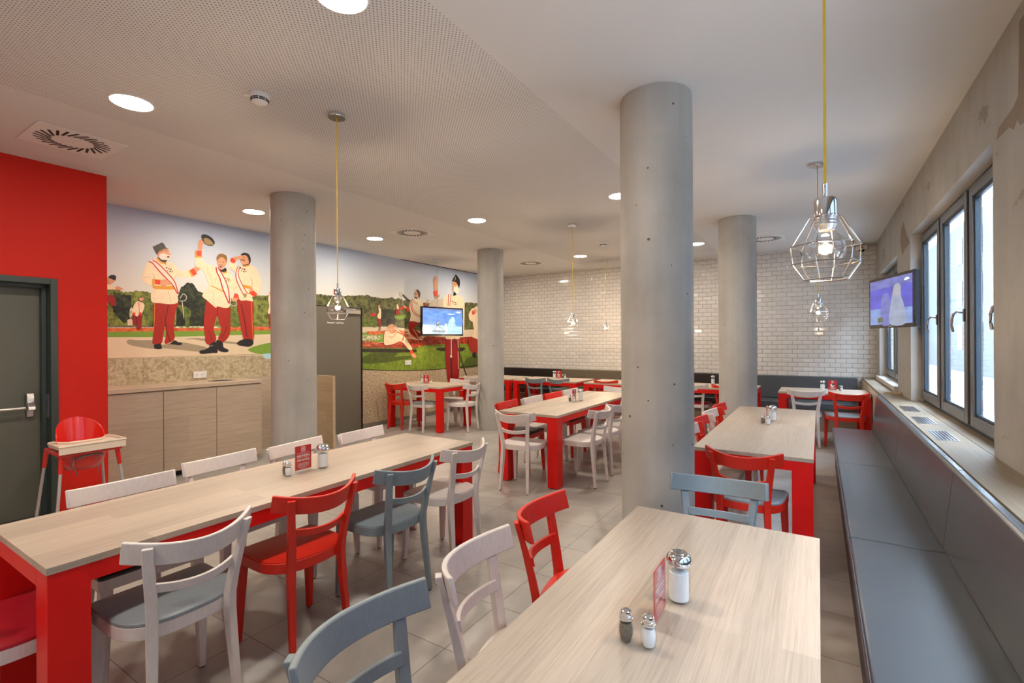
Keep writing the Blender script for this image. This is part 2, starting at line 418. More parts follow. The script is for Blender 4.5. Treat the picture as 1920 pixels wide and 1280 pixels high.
# skirting below the mural
struct('baseboard_left', MB().box((XM, 5.66, 0), (XM + .012, YT - .62, .08)), plain('grey skirting', (0.20, 0.18, 0.15), 0.5), 'low grey skirting below the mural', 'skirting', smooth=0)
struct('trim_1', MB().box((XM, 6.6, CEIL - .012), (XM + .012, YT, CEIL)), plain('dark red ceiling joint', (0.12, 0.012, 0.01), 0.5), 'thin dark red strip where mural meets ceiling', 'trim', smooth=0)
hb = MB()
for (px, py, s1, s2) in ((-3.35, -.8, .6, .6), (-4.95, .25, .3, .5)):
    hb.box((px - s1/2, py - s2/2, CEIL - .002), (px - s1/2 + .006, py + s2/2, CEIL)); hb.box((px + s1/2 - .006, py - s2/2, CEIL - .002), (px + s1/2, py + s2/2, CEIL))
    hb.box((px - s1/2, py - s2/2, CEIL - .002), (px + s1/2, py - s2/2 + .006, CEIL)); hb.box((px - s1/2, py + s2/2 - .006, CEIL - .002), (px + s1/2, py + s2/2, CEIL))
struct('trim_2', hb, 'window_sash', 'thin joint of a flush ceiling hatch', 'trim', smooth=0)

stn = MB()
for P_ in ([(1925, 20), (1911, 40), (1909, 180), (1900, 200), (1885, 222), (1872, 240), (1868, 262), (1880, 250), (1892, 238), (1900, 243), (1907, 222), (1912, 235), (1925, 228)],
           [(1689, 432), (1694, 414), (1700, 440), (1706, 455), (1697, 466), (1692, 480), (1688, 455)]):
    Q_ = []
    for a_, b_ in P_:
        u_, v_ = a_ - 960, 638.5 - b_; au, bv = u_ + v_ * ROLL, v_ - u_ * ROLL
        dx_ = cos(YAW) * au - sin(YAW) * FPX; dy_ = sin(YAW) * au + cos(YAW) * FPX; k_ = (XW - .001) / dx_; Q_.append(Vector((XW - .001, dy_ * k_, HC + bv * k_)))
    for tri in tessellate_polygon([Q_]): stn.f([stn.v(Q_[i]) for i in tri])
struct('trim_5', stn, concrete('brown stained concrete', (0.20, 0.155, 0.105), (3, 3, 1), holes=False), 'brown damp stains on the concrete wall', 'stain', smooth=0)

# ------------------------------------------------------------------ windows
def window(n, y0, y1, z0, z1, nsash, label):
    root = empty('window_%d' % n, (0, 0, 0)); tag(root, label, 'window', kind='structure')
    fx0, fx1 = XW + .10, XW + .135
    fr = MB(); w = .055
    fr.box((fx0, y0, z0), (fx1, y0 + w, z1)); fr.box((fx0, y1 - w, z0), (fx1, y1, z1))
    fr.box((fx0, y0 + w, z0), (fx1, y1 - w, z0 + w)); fr.box((fx0, y0 + w, z1 - w), (fx1, y1 - w, z1))
    fr.build('window_frame', 'window_frame', root, bevel=.003)
    p = (y1 - y0) / nsash
    for k in range(1, nsash):
        c = y0 + p * k
        MB().box((fx0 + .005, c - .03, z0 + w), (fx1, c + .03, z1 - w)).build('mullion', 'window_frame', root, bevel=.003)
    for k in range(nsash):
        a, b = y0 + p * k + .035, y0 + p * (k + 1) - .035; lo, hi = z0 + .035, z1 - .035
        s = MB(); sw = .075; X0 = fx0 - .022
        s.box((X0, a, lo), (X0 + .042, a + sw, hi)); s.box((X0, b - sw, lo), (X0 + .05, b, hi))
        s.box((X0, a + sw, lo), (X0 + .05, b - sw, lo + sw)); s.box((X0, a + sw, hi - sw), (X0 + .05, b - sw, hi))
        so = s.build('sash', 'window_sash', root, bevel=.004)
        s = MB(); q = sw - .002; e = .022; X1 = X0 + .042
        s.box((X0 + .012, a + q, lo + q), (X1 - .004, a + q + e, hi - q)); s.box((X0 + .012, b - q - e, lo + q), (X1 - .004, b - q, hi - q))
        s.box((X0 + .012, a + q + e, lo + q), (X1 - .004, b - q - e, lo + q + e)); s.box((X0 + .012, a + q + e, hi - q - e), (X1 - .004, b - q - e, hi - q))
        s.build('glazing_bead', 'window_frame', so, bevel=.003)
        g = MB(); g.box((X0 + .022, a + q + e - .002, lo + q + e - .002), (X0 + .026, b - q - e + .002, hi - q - e + .002)); g.build('pane', 'window_glass', so, smooth=0)
        hz = z0 + .80; hy = a + .037
        h = MB(); h.box((X0 - .014, hy - .016, hz - .045), (X0, hy + .016, hz + .045))
        pts = [(X0 - .012, hy, hz + .02), (X0 - .045, hy + .004, hz + .025), (X0 - .062, hy + .02, hz + .01), (X0 - .066, hy + .045, hz - .03), (X0 - .062, hy + .062, hz - .075), (X0 - .055, hy + .066, hz - .115)]
        h.tube(pts, .009, 8); h.build('window_handle', 'chrome', so, bevel=.001)
    return root
window(1, *OP[1], 3, 'three part anthracite casement window above the grille ledge')
window(2, *OP[2], 2, 'far anthracite casement window behind the screen')
window(3, *OP[0], 4, 'window nearest the viewer')
# smooth plaster lining of the reveals
rv = MB()
for (a, b, z0, z1) in OP[1:2]:
    rv.box((XW - .001, b - .004, z0), (XW + .10, b, z1)); rv.box((XW - .001, a, z0), (XW + .10, a + .004, z1)); rv.box((XW, a, z1 - .004), (XW + .10, b, z1))
for (a, b, z0, z1) in OP[2:3]:
    rv.box((XW - .001, b - .004, z0), (XW + .10, b, z1)); rv.box((XW - .001, a, z0), (XW + .10, a + .004, z1)); rv.box((XW, a, z1 - .004), (XW + .10, b, z1))
struct('trim_3', rv, 'conc_reveal', 'smooth plaster lining of the window reveals', 'trim', smooth=0)
struct('trim_4', MB().box((XW - .045, 7.33, .865), (XW + .10, 9.45, .925)), 'conc_reveal', 'raised pale sill below the far window', 'window sill', bevel=.004, smooth=0)

# ------------------------------------------------------------------ outside, as seen through the glass
out = MB(); out.box((XW + .5, -30, -1.1), (30, 90, -1.0))
struct('ground', out, plain('paving', (0.27, 0.28, 0.30), 0.8, scale=.5), 'paving outside the windows', 'ground', smooth=0)
bl = empty('building', (9, 0, -1), label='pale plastered building across the street, seen through the window panes', cat='building')
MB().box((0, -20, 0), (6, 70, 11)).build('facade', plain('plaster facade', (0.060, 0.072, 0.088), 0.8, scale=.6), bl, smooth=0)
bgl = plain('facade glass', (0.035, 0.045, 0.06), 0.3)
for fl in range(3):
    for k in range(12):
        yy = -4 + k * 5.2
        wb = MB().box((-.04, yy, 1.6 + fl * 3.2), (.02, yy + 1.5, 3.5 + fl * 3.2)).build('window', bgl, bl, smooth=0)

# ------------------------------------------------------------------ columns
for (x, y, lab) in ((-.885, 3.15, 'round concrete column in the foreground behind the near oak table'),
                    (-4.765, 3.15, 'round concrete column in front of the wooden counter'),
                    (-4.765, 6.85, 'round concrete column beside the corner table with the television'),
                    (-.885, 6.85, 'round concrete column before the grey section of the wall bench')):
    n = 64
    c = MB().lathe([(.225, 0), (.225, CEIL - .012), (.221, CEIL - .010), (.221, CEIL)], n)
    o = c.build('concrete_column', 'conc_col', None, (x, y, 0)); tag(o, lab, 'column', 'concrete columns')

# ------------------------------------------------------------------ photo mural, printed flat on the left wall
def wallpt(px, py, x=XM):
    # where the sight line through a photo pixel meets the mural wall
    c_, s_ = cos(ROLL), sin(ROLL); u = px - 960; v = 638.5 - py
    a = u * c_ + v * s_; b = -u * s_ + v * c_
    dx = cos(YAW) * a - sin(YAW) * FPX; dy = sin(YAW) * a + cos(YAW) * FPX
    k = x / dx; return dy * k, HC + b * k
FR = {0: (0, 0, 1), 1: (240, 425, 10.667), 2: (240, 530, 9.143), 3: (360, 430, 9.846), 4: (360, 540, 9.846),
      5: (675, 500, 10.667), 6: (675, 600, 8.727), 7: (780, 500, 12.8), 8: (195, 480, 8.0)}
def smoothpoly(P, closed=True, k=4):
    out = []; n = len(P)
    rng = range(n) if closed else range(n - 1)
    for i in rng:
        p0, p1, p2, p3 = [P[(i + d) % n] if closed else P[min(max(i + d, 0), n - 1)] for d in (-1, 0, 1, 2)]
        for j in range(k):
            t = j / k
            out.append(tuple(0.5 * ((2 * p1[q]) + (-p0[q] + p2[q]) * t + (2 * p0[q] - 5 * p1[q] + 4 * p2[q] - p3[q]) * t * t
                                    + (-p0[q] + 3 * p1[q] - 3 * p2[q] + p3[q]) * t ** 3) for q in (0, 1)))
    if not closed: out.append(P[-1])
    return out
LAY = [0]
class Print:
    """flat shapes of ink on the wall, one mesh"""
    def __init__(s): s.mb = MB(); s.mats = []
    def mat(s, m):
        m = INK[m] if isinstance(m, str) else m
        if m not in s.mats: s.mats.append(m)
        s.mb.mi = s.mats.index(m)
    def poly(s, fr, ink, pts, sm=True):
        s.mat(ink); LAY[0] += 1; x = XM + .0008 + LAY[0] * .00004
        ox, oy, sc = FR[fr]
        P = [(ox + a / sc, oy + b / sc) for a, b in pts]
        if sm: P = smoothpoly(P)
        Q = [Vector((x, *wallpt(a, b))) for a, b in P]
        for tri in tessellate_polygon([Q]):
            s.mb.f([s.mb.v(Q[i]) for i in tri])
        return s
    def line(s, fr, ink, pts, w):
        pts = smoothpoly(pts, False, 3) if len(pts) > 2 else pts
        L, R = [], []
        for i, p in enumerate(pts):
            a = pts[max(i - 1, 0)]; b = pts[min(i + 1, len(pts) - 1)]
            dx, dy = b[0] - a[0], b[1] - a[1]; d = sqrt(dx * dx + dy * dy) or 1
            L.append((p[0] - dy / d * w / 2, p[1] + dx / d * w / 2)); R.append((p[0] + dy / d * w / 2, p[1] - dx / d * w / 2))
        for i in range(len(pts) - 1): 
            if i: LAY[0] -= 1
            s.poly(fr, ink, [L[i], L[i + 1], R[i + 1], R[i]], False)
        return s
    def build(s, name, parent, label=None):
        o = s.mb.build(name, s.mats, parent, smooth=0)
        if label: o['label'] = label
        return o
def ink(name, col, var=0.06, scale=6, c2=None, pos=(0.42, 0.58), st=(1, 1, 1)):
    m, t, b = nt('mural ink ' + name)
    col = srgb(*col); v = coords(t, st, world=True)
    n = N(t, 'ShaderNodeTexNoise', Scale=scale, Detail=8.0, Roughness=0.75); t.links.new(v, n.inputs[0])
    if c2: stops = [(pos[0], srgb(*c2)), (pos[1], col)]
    else: stops = [(0.3, tuple(c * (1 - var) for c in col)), (0.7, tuple(min(1, c * (1 + var)) for c in col))]
    t.links.new(ramp(t, n.outputs[0], stops), b.inputs['Base Color']); b.inputs['Roughness'].default_value = 0.5
    return m
INK = dict(
    jacket=ink('cream cloth', (238, 212, 175), 0.10, 14), cuff=ink('orange red', (222, 62, 22)), trouser=ink('brick red', (165, 30, 10), 0.22, 5, st=(1, 1, .3)),
    trouser2=ink('deep red', (150, 12, 14), 0.25, 5, st=(1, 1, .3)), shade=ink('deep brown red', (95, 12, 8)), sash=ink('pale pink', (242, 215, 198)), red=ink('red', (190, 35, 30)),
    gold=ink('gold', (220, 150, 45)), skin=ink('skin', (220, 152, 110), 0.14, 25), beard=ink('white beard', (236, 220, 200), .15, 30), hat=ink('dark brown hat', (66, 52, 44)),
    black=ink('black', (28, 22, 22)), hair=ink('fair hair', (140, 100, 55), 0.3, 40), dark=ink('dark hair', (45, 30, 24)), mouth=ink('mouth', (120, 40, 35)), teeth=ink('teeth', (240, 230, 220)),
    fold=ink('cloth fold', (205, 172, 132)), tan=ink('hat lining', (165, 135, 85)), steel=ink('steel', (190, 185, 170)),
    trees=ink('foliage', (140, 148, 60), c2=(22, 30, 10), scale=15, pos=(.36, .58)), trees2=ink('far foliage', (120, 120, 66), c2=(34, 36, 20), scale=16, pos=(.38, .60)),
    darktree=ink('dark foliage', (70, 78, 34), c2=(14, 18, 8), scale=16, pos=(.44, .66)), hedge=ink('clipped hedge', (120, 132, 48), c2=(62, 76, 24), scale=14, pos=(.4, .6)),
    lawn=ink('lawn', (128, 150, 38), c2=(98, 122, 26), scale=16), lawnsh=ink('shaded lawn', (84, 98, 26), c2=(66, 80, 20), scale=14), grass=ink('sunlit grass', (120, 155, 50)),
    path=ink('pale path', (222, 200, 168), .05, 3), pathsh=ink('path shadow', (160, 145, 118)), gravel=ink('gravel', (198, 178, 148), c2=(146, 126, 100), scale=34, pos=(.42, .56)),
    stone=ink('washed stone', (196, 182, 150), c2=(150, 134, 104), scale=30, pos=(.40, .58)), seam=ink('stone seam', (120, 110, 90)),
    flower=ink('red flowers', (215, 70, 30), c2=(110, 25, 12), scale=16, pos=(.42, .6)), flower2=ink('pink flowers', (230, 120, 80), c2=(120, 45, 25), scale=22, pos=(.42, .58)),
    pale=ink('white flowers', (228, 224, 190), c2=(120, 130, 70), scale=20, pos=(.42, .58)), orange=ink('orange flowers', (226, 120, 60), c2=(190, 70, 30), scale=12), hedgedark=ink('dark clipped edge', (48, 40, 20), c2=(28, 24, 12), scale=12),
    lilac=ink('lilac flowers', (150, 120, 130), c2=(90, 80, 70), scale=20), blue=ink('pale blue print', (175, 215, 225), .1), faint=ink('pale grey sleeve', (205, 186, 165), .08, 10))
def sky_ink():
    m, t, b = nt('mural ink sky'); g = N(t, 'ShaderNodeNewGeometry'); sp = N(t, 'ShaderNodeSeparateXYZ'); t.links.new(g.outputs['Position'], sp.inputs[0])
    mr = N(t, 'ShaderNodeMapRange'); mr.inputs[1].default_value = 1.9; mr.inputs[2].default_value = 3.05; t.links.new(sp.outputs[2], mr.inputs[0])
    c = ramp(t, mr.outputs[0], [(0.0, srgb(226, 216, 196)), (0.35, srgb(212, 211, 206)), (1.0, srgb(176, 192, 220))])
    t.links.new(c, b.inputs['Base Color']); b.inputs['Roughness'].default_value = 0.5; return m
mural = empty('photo_mural', (XM, 5.8, 0), label='large printed photo mural of uniformed men in a palace garden, covering the left wall', cat='mural')
def base(name, mb, m):
    o = mb.build(name, m, mural, smooth=0); o.location = (-XM, -5.8, 0); return o
base('sky', MB().box((XM, 1.80, 0), (XM + .0008, YT, CEIL)), sky_ink())
def pr(name, label=None):
    p = Print(); p.done = lambda: p.build(name, mural, label); return p
def fin(p):
    o = p.done(); o.location = (-XM, -5.8, 0); return o
# garden, left part
p = pr('garden')
p.poly(0, 'stone', [(196, 672), (515, 662), (515, 740), (196, 760)], False)
p.poly(0, 'path', [(196, 629), (300, 630), (515, 623), (515, 665), (196, 672.5)], False)
p.poly(0, 'grass', [(196, 620), (515, 616), (515, 626), (300, 632), (196, 632)], False)
p.poly(0, 'orange', [(196, 615), (515, 612), (515, 619), (196, 622)], False)
p.poly(0, 'lilac', [(196, 608), (515, 609), (515, 612), (196, 614)], False)
p.poly(0, 'pale', [(330, 612), (420, 611), (420, 615), (330, 615)], False)
p.line(0, 'seam', [(196, 672), (515, 663)], .6); p.line(0, 'seam', [(269, 671), (269, 722)], .6); p.line(0, 'seam', [(433, 667), (433, 712)], .6)
p.poly(4, 'grass', [(1030, 1140), (1200, 1060), (1500, 1015), (1500, 1215), (1220, 1210)])
p.poly(4, 'blue', [(1300, 1215), (1500, 1195), (1500, 1310), (1330, 1290)], False)
for (a, b2) in (((300, 920), (0, 985)), ((430, 990), (0, 1000)), ): pass
p.poly(2, 'pathsh', [(0, 975), (200, 985), (400, 985), (450, 1040), (620, 1060), (900, 1020), (1100, 1050), (1350, 1110), (1230, 1175), (1000, 1160), (600, 1120), (430, 1130), (200, 1100), (0, 1050)])
p.poly(2, 'pathsh', [(970, 970), (1130, 945), (1330, 960), (1330, 1000), (1130, 970)])
p.poly(4, 'pathsh', [(590, 980), (830, 1000), (930, 1035), (600, 1015)])
# garden, right part
p.poly(6, 'gravel', [(-700, 790), (600, 800), (1950, 740), (1950, 1600), (-700, 1900)], False)
p.poly(6, 'path', [(-700, 100), (1950, 150), (1950, 330), (-700, 400)], False)
p.poly(6, 'lawn', [(-700, 430), (15, 430), (930, 440), (1000, 410), (1380, 385), (1950, 370), (1950, 750), (1700, 770), (1400, 795), (1000, 820), (600, 826), (15, 806), (-700, 800)], False)
p.poly(6, 'grass', [(-700, 210), (400, 215), (620, 300), (380, 360), (-700, 370)])
p.poly(6, 'orange', [(100, 195), (250, 180), (560, 160), (780, 190), (700, 235), (400, 225), (220, 245)])
p.poly(6, 'flower2', [(520, 240), (800, 230), (860, 270), (760, 290), (560, 280)])
p.poly(6, 'pale', [(-100, 260), (60, 245), (330, 262), (300, 320), (15, 325)])
p.poly(6, 'flower', [(760, 300), (1000, 325), (1100, 260), (1500, 290), (1950, 270), (1950, 380), (1600, 385), (1380, 390), (950, 418), (850, 370)])
p.poly(6, 'flower', [(-200, 375), (100, 355), (400, 370), (700, 330), (860, 370), (910, 450), (15, 455), (-200, 450)])
p.poly(6, 'flower2', [(-200, 350), (180, 345), (300, 370), (340, 410), (15, 430)])
p.poly(6, 'hedgedark', [(-200, 455), (925, 470), (925, 525), (600, 532), (-200, 522)], False)
p.line(6, 'hedge', [(-200, 456), (500, 460), (940, 468)], 22)
p.poly(6, 'lawnsh', [(20, 620), (180, 532), (620, 532), (560, 600), (840, 580), (830, 625), (430, 690), (200, 712), (20, 708)], False)
p.poly(6, 'hedgedark', [(1280, 455), (1690, 450), (1700, 490), (1600, 515), (1300, 500)])
p.poly(6, 'lawnsh', [(1690, 720), (1750, 620), (1850, 590), (1950, 600), (1950, 750), (1640, 790)])
p.line(6, 'hedgedark', [(15, 806), (600, 826), (1000, 820), (1400, 795), (1700, 765), (1950, 735)], 14)
fin(p)
p = pr('trees')
# ragged tree line as one long outline
def ragged(pts, bottom, amp, n, seed, fr=0):
    rnd = random.Random(seed); out_ = []
    for (x0, y0), (x1, y1) in zip(pts, pts[1:]):
        k = max(2, int(abs(x1 - x0) / n))
        for i in range(k):
            t_ = i / k; out_.append((x0 + (x1 - x0) * t_, y0 + (y1 - y0) * t_ + rnd.uniform(-amp, amp)))
    out_.append(pts[-1]); return out_ + bottom
p.poly(0, 'trees', ragged([(196, 540), (214, 538), (232, 548), (250, 546), (262, 545), (290, 551), (320, 556), (345, 560), (400, 556), (440, 560), (478, 552), (515, 556)], [(515, 611), (196, 612)], 1.4, 3, 1), False)
p.poly(0, 'darktree', ragged([(331, 560), (340, 538), (352, 529), (362, 532), (372, 545), (384, 552), (390, 560)], [(392, 611), (330, 611)], 1.6, 2.4, 2), False)
p.poly(0, 'darktree', ragged([(212, 545), (228, 552), (246, 552)], [(246, 600), (232, 606), (212, 585)], 1.4, 3, 5), False)
p.poly(0, 'darktree', ragged([(280, 575), (292, 570), (300, 575)], [(300, 611), (282, 611)], 1.4, 3, 6), False)
p.poly(2, 'hedge', [(840, 380), (960, 400), (1060, 460), (1080, 540), (1050, 640), (1050, 750), (975, 750), (980, 600), (900, 480)])
p.poly(8, 'hedge', [(600, 680), (660, 670), (730, 760), (745, 900), (710, 1040), (650, 1040), (600, 880)])
p.poly(4, 'hedge', [(720, 420), (780, 400), (860, 560), (880, 700), (720, 700)])
p.poly(0, 'trees2', ragged([(585, 550), (600, 552), (640, 555), (676, 553), (687, 553), (698, 556), (714, 559), (727, 558), (735, 557), (741, 560), (747, 558), (757, 563), (762, 562), (770, 566), (800, 568), (862, 566), (880, 567), (912, 570)], [(912, 616), (800, 622), (735, 612), (585, 614)], 1.1, 2.6, 3), False)
p.poly(5, 'hedge', [(210, 1000), (340, 985), (360, 1190), (215, 1190)]); p.poly(5, 'hedge', [(0, 1050), (130, 1040), (180, 1180), (0, 1190)])
p.poly(5, 'grass', [(690, 985), (800, 970), (910, 965), (920, 1010), (820, 1050), (700, 1025)])
p.poly(5, 'darktree', [(420, 900), (520, 850), (650, 860), (690, 960), (680, 1150), (420, 1160)])
fin(p)
def medals(p, fr, x, y, s=1.0):
    for dx, dy, c in ((0, 0, 'dark'), (45, 20, 'red'), (20, 60, 'tan'), (85, 30, 'dark'), (70, 75, 'hat'), (110, 70, 'tan')):
        p.poly(fr, c, [(x + dx * s, y + dy * s - 16 * s), (x + dx * s + 15 * s, y + dy * s), (x + dx * s, y + dy * s + 18 * s), (x + dx * s - 15 * s, y + dy * s)])
# A: old bearded man in a tall hat
p = pr('printed_figure', 'printed bearded man in cream jacket and tall brown hat')
p.poly(2, 'trouser', [(450, 340), (440, 700), (430, 900), (415, 1020), (450, 1055), (570, 1040), (600, 930), (620, 780), (640, 690), (655, 800), (640, 950), (625, 1010), (650, 1045), (760, 1000), (800, 930), (785, 800), (800, 600), (825, 450), (845, 335)])
p.line(2, 'shade', [(690, 370), (670, 500), (640, 640), (660, 820), (720, 1000)], 16); p.line(2, 'gold', [(457, 350), (450, 600), (438, 850)], 7)
p.poly(2, 'black', [(450, 1060), (450, 1115), (480, 1135), (575, 1130), (570, 1075), (550, 1040)]); p.poly(2, 'black', [(640, 1045), (720, 1040), (790, 985), (860, 1015), (915, 1025), (925, 1055), (870, 1070), (760, 1055)])
p.poly(2, 'jacket', [(420, 80), (400, 315), (560, 350), (740, 365), (855, 330), (840, 180), (825, 70), (600, 60)]); p.line(2, 'fold', [(685, 130), (710, 220), (740, 355)], 9)
p.poly(1, 'jacket', [(575, 615), (480, 668), (375, 715), (335, 830), (285, 950), (272, 1040), (310, 1110), (420, 1165), (500, 1170), (505, 1265), (970, 1265), (965, 1150), (925, 1040), (960, 1000), (1080, 1025), (1200, 1020), (1300, 995), (1220, 860), (1130, 880), (1040, 880), (960, 800), (860, 715), (780, 690), (700, 700)])
p.line(1, 'fold', [(480, 930), (530, 1010), (500, 1080)], 12); p.line(1, 'fold', [(310, 1030), (380, 1000), (450, 1010)], 9); p.line(1, 'fold', [(1010, 990), (1070, 950), (1100, 960)], 9); p.line(1, 'fold', [(930, 1050), (950, 990), (1000, 940)], 9)
p.poly(1, 'gold', [(515, 1175), (500, 1230), (680, 1250), (940, 1250), (925, 1185), (700, 1185)])
p.poly(1, 'sash', [(430, 695), (500, 672), (700, 830), (820, 960), (930, 1100), (985, 1290), (940, 1270), (880, 1150), (740, 1010), (600, 860)])
p.line(1, 'red', [(410, 700), (480, 720), (600, 860), (740, 1010), (880, 1150), (950, 1270), (990, 1340)], 22); p.line(1, 'red', [(490, 675), (560, 705), (700, 830), (820, 960), (930, 1100), (985, 1270), (1010, 1340)], 20)
p.poly(1, 'gold', [(480, 1060), (535, 1045), (535, 1190), (640, 1190), (500, 1200)]); p.poly(1, 'cuff', [(535, 1050), (660, 1060), (645, 1160), (535, 1150)], False)
p.poly(1, 'skin', [(655, 1065), (770, 1055), (850, 1130), (860, 1160), (760, 1160), (800, 1200), (690, 1190), (645, 1150)])
for q in (0, 1, 2): p.line(1, 'fold', [(700, 1090 + q * 32), (830, 1110 + q * 28)], 5)
p.poly(1, 'gold', [(1205, 880), (1240, 860), (1310, 990), (1270, 1000)], False); p.poly(1, 'cuff', [(1235, 870), (1310, 825), (1380, 940), (1310, 985)], False)
p.poly(1, 'skin', [(1310, 820), (1380, 785), (1440, 800), (1440, 850), (1400, 885), (1365, 905)])
p.poly(1, 'gold', [(565, 640), (600, 615), (690, 690), (750, 700), (745, 745), (640, 720)]); p.poly(1, 'black', [(590, 595), (680, 665), (775, 655), (765, 700), (740, 715), (680, 700), (620, 650)])
p.poly(1, 'skin', [(590, 560), (600, 520), (740, 450), (800, 440), (828, 520), (850, 555), (835, 600), (760, 640), (680, 640), (610, 600)])
p.poly(1, 'beard', [(650, 545), (700, 530), (780, 560), (850, 575), (850, 620), (800, 655), (740, 665), (660, 645), (615, 600)]); p.poly(1, 'mouth', [(780, 590), (830, 592), (815, 625), (785, 620)]); p.line(1, 'dark', [(745, 485), (785, 482)], 9)
p.poly(1, 'hat', [(490, 400), (680, 312), (720, 345), (760, 420), (805, 432), (740, 452), (610, 515), (580, 560), (555, 520)], False); p.line(1, 'gold', [(610, 500), (680, 460), (750, 435)], 8)
p.line(1, 'tan', [(740, 700), (760, 770)], 14); medals(p, 1, 770, 820)
p.line(2, 'steel', [(890, 270), (940, 190), (990, 220), (1000, 270), (960, 310), (880, 310)], 14); p.line(2, 'beard', [(925, 320), (940, 450), (955, 600)], 9)
fin(p)
# B: man swinging his cap
p = pr('printed_figure', 'printed laughing man swinging his cap in the air')
p.poly(4, 'trouser', [(275, 225), (235, 400), (215, 640), (235, 860), (250, 1000), (330, 1045), (430, 980), (440, 900), (400, 780), (420, 620), (465, 510), (500, 640), (540, 760), (510, 850), (480, 920), (500, 980), (570, 1000), (660, 920), (705, 800), (705, 560), (690, 335), (460, 335)])
p.line(4, 'shade', [(460, 360), (470, 450), (462, 520)], 14); p.line(4, 'shade', [(640, 700), (600, 830), (540, 900)], 12); p.line(4, 'shade', [(300, 780), (350, 900), (330, 1000)], 9)
p.poly(4, 'black', [(330, 1035), (430, 985), (460, 1090), (465, 1190), (380, 1195), (200, 1212), (140, 1192), (145, 1155), (240, 1130), (310, 1080)]); p.poly(4, 'black', [(450, 960), (560, 1000), (580, 1090), (660, 1130), (670, 1165), (590, 1180), (470, 1130)])
p.line(4, 'steel', [(290, 1110), (330, 1070), (380, 1060)], 7)
p.poly(3, 'jacket', [(60, 520), (55, 600), (75, 680), (150, 720), (230, 800), (280, 950), (320, 1050), (240, 1160), (190, 1220), (280, 1300), (480, 1330), (690, 1330), (700, 1150), (800, 1160), (870, 1110), (850, 1010), (720, 820), (630, 760), (560, 800), (440, 690), (340, 655), (270, 650), (200, 580), (170, 520)])
p.poly(4, 'jacket', [(260, 30), (185, 140), (280, 230), (440, 365), (460, 338), (690, 345), (690, 0), (500, -40), (300, -30)]); 
for a in ([(320, 780), (350, 900), (400, 1040)], [(280, 680), (290, 790), (300, 860)], [(450, 880), (420, 980)], [(760, 1130), (790, 1080), (840, 1060)]): p.line(3, 'fold', a, 9)
p.line(4, 'fold', [(400, 40), (390, 200), (430, 340)], 8)
p.poly(3, 'gold', [(50, 390), (180, 385), (180, 520), (60, 520)], False); p.poly(3, 'cuff', [(82, 395), (170, 395), (170, 490), (85, 482)], False)
p.poly(3, 'skin', [(118, 375), (110, 280), (130, 210), (190, 170), (225, 240), (195, 300), (180, 375)])
p.poly(3, 'black', [(168, 115), (230, 90), (330, 130), (400, 200), (414, 262), (360, 302), (260, 282), (190, 200)]); p.poly(3, 'tan', [(215, 165), (290, 165), (370, 230), (385, 280), (290, 285), (228, 235)])
p.poly(3, 'skin', [(455, 580), (470, 510), (560, 480), (620, 520), (640, 610), (600, 690), (540, 738), (490, 690)])
p.poly(3, 'hair', [(450, 560), (455, 500), (500, 455), (560, 450), (630, 485), (645, 550), (628, 615), (610, 560), (560, 515), (500, 530), (465, 580)])
p.poly(3, 'mouth', [(495, 655), (560, 655), (535, 705), (510, 695)]); p.line(3, 'teeth', [(505, 668), (550, 668)], 9); p.line(3, 'dark', [(480, 590), (510, 600)], 8); p.line(3, 'dark', [(555, 605), (590, 600)], 8); p.line(3, 'fold', [(530, 600), (522, 640)], 7)
p.poly(3, 'gold', [(560, 790), (640, 740), (635, 800), (590, 815)]); p.poly(3, 'black', [(450, 690), (540, 745), (615, 705), (630, 770), (560, 785), (500, 755)])
p.poly(3, 'sash', [(440, 700), (470, 700), (560, 820), (620, 960), (670, 1100), (690, 1290), (645, 1290), (560, 1080), (510, 900), (455, 790)])
p.line(3, 'red', [(440, 700), (460, 800), (510, 900), (560, 1080), (645, 1290), (680, 1370)], 22); p.line(3, 'red', [(470, 700), (550, 820), (620, 960), (665, 1100), (688, 1290), (690, 1360)], 18)
p.line(3, 'gold', [(340, 1035), (460, 1090), (575, 1150)], 20); medals(p, 3, 620, 900, .7)
p.poly(4, 'cuff', [(785, 90), (875, 130), (860, 195), (755, 180)], False); p.poly(4, 'skin', [(760, 180), (860, 195), (835, 250), (790, 240), (730, 240)]); p.line(4, 'steel', [(720, 220), (700, 280), (750, 330), (810, 310), (820, 250)], 14)
fin(p)
# C: saluting man
p = pr('printed_figure', 'printed dark haired man saluting')
p.poly(4, 'trouser', [(850, 205), (830, 320), (870, 560), (920, 800), (950, 930), (1040, 960), (1140, 940), (1130, 600), (1120, 230)]); p.line(4, 'shade', [(900, 300), (960, 560), (1010, 900)], 20); p.line(4, 'gold', [(1093, 250), (1105, 600), (1125, 940)], 8)
p.poly(4, 'black', [(825, 1010), (900, 960), (1000, 935), (1120, 960), (1120, 1040), (1040, 1080), (940, 1065), (860, 1050)])
p.poly(4, 'jacket', [(860, -60), (870, 205), (1000, 225), (1120, 240), (1100, 150), (1130, 40), (1100, -60)])
p.poly(3, 'jacket', [(700, 590), (670, 640), (680, 720), (780, 780), (805, 900), (850, 1020), (870, 1140), (1000, 1250), (1150, 1230), (1230, 1160), (1290, 1020), (1240, 860), (1180, 720), (1060, 650), (940, 660), (830, 690), (790, 610)])
p.line(3, 'fold', [(1075, 890), (1110, 980), (1090, 1070)], 16); p.line(3, 'fold', [(700, 700), (760, 740)], 8)
p.poly(3, 'gold', [(920, 1020), (1080, 1050), (1090, 1090), (960, 1080)]); p.poly(3, 'skin', [(1050, 1080), (1110, 1070), (1120, 1130), (1060, 1160)])
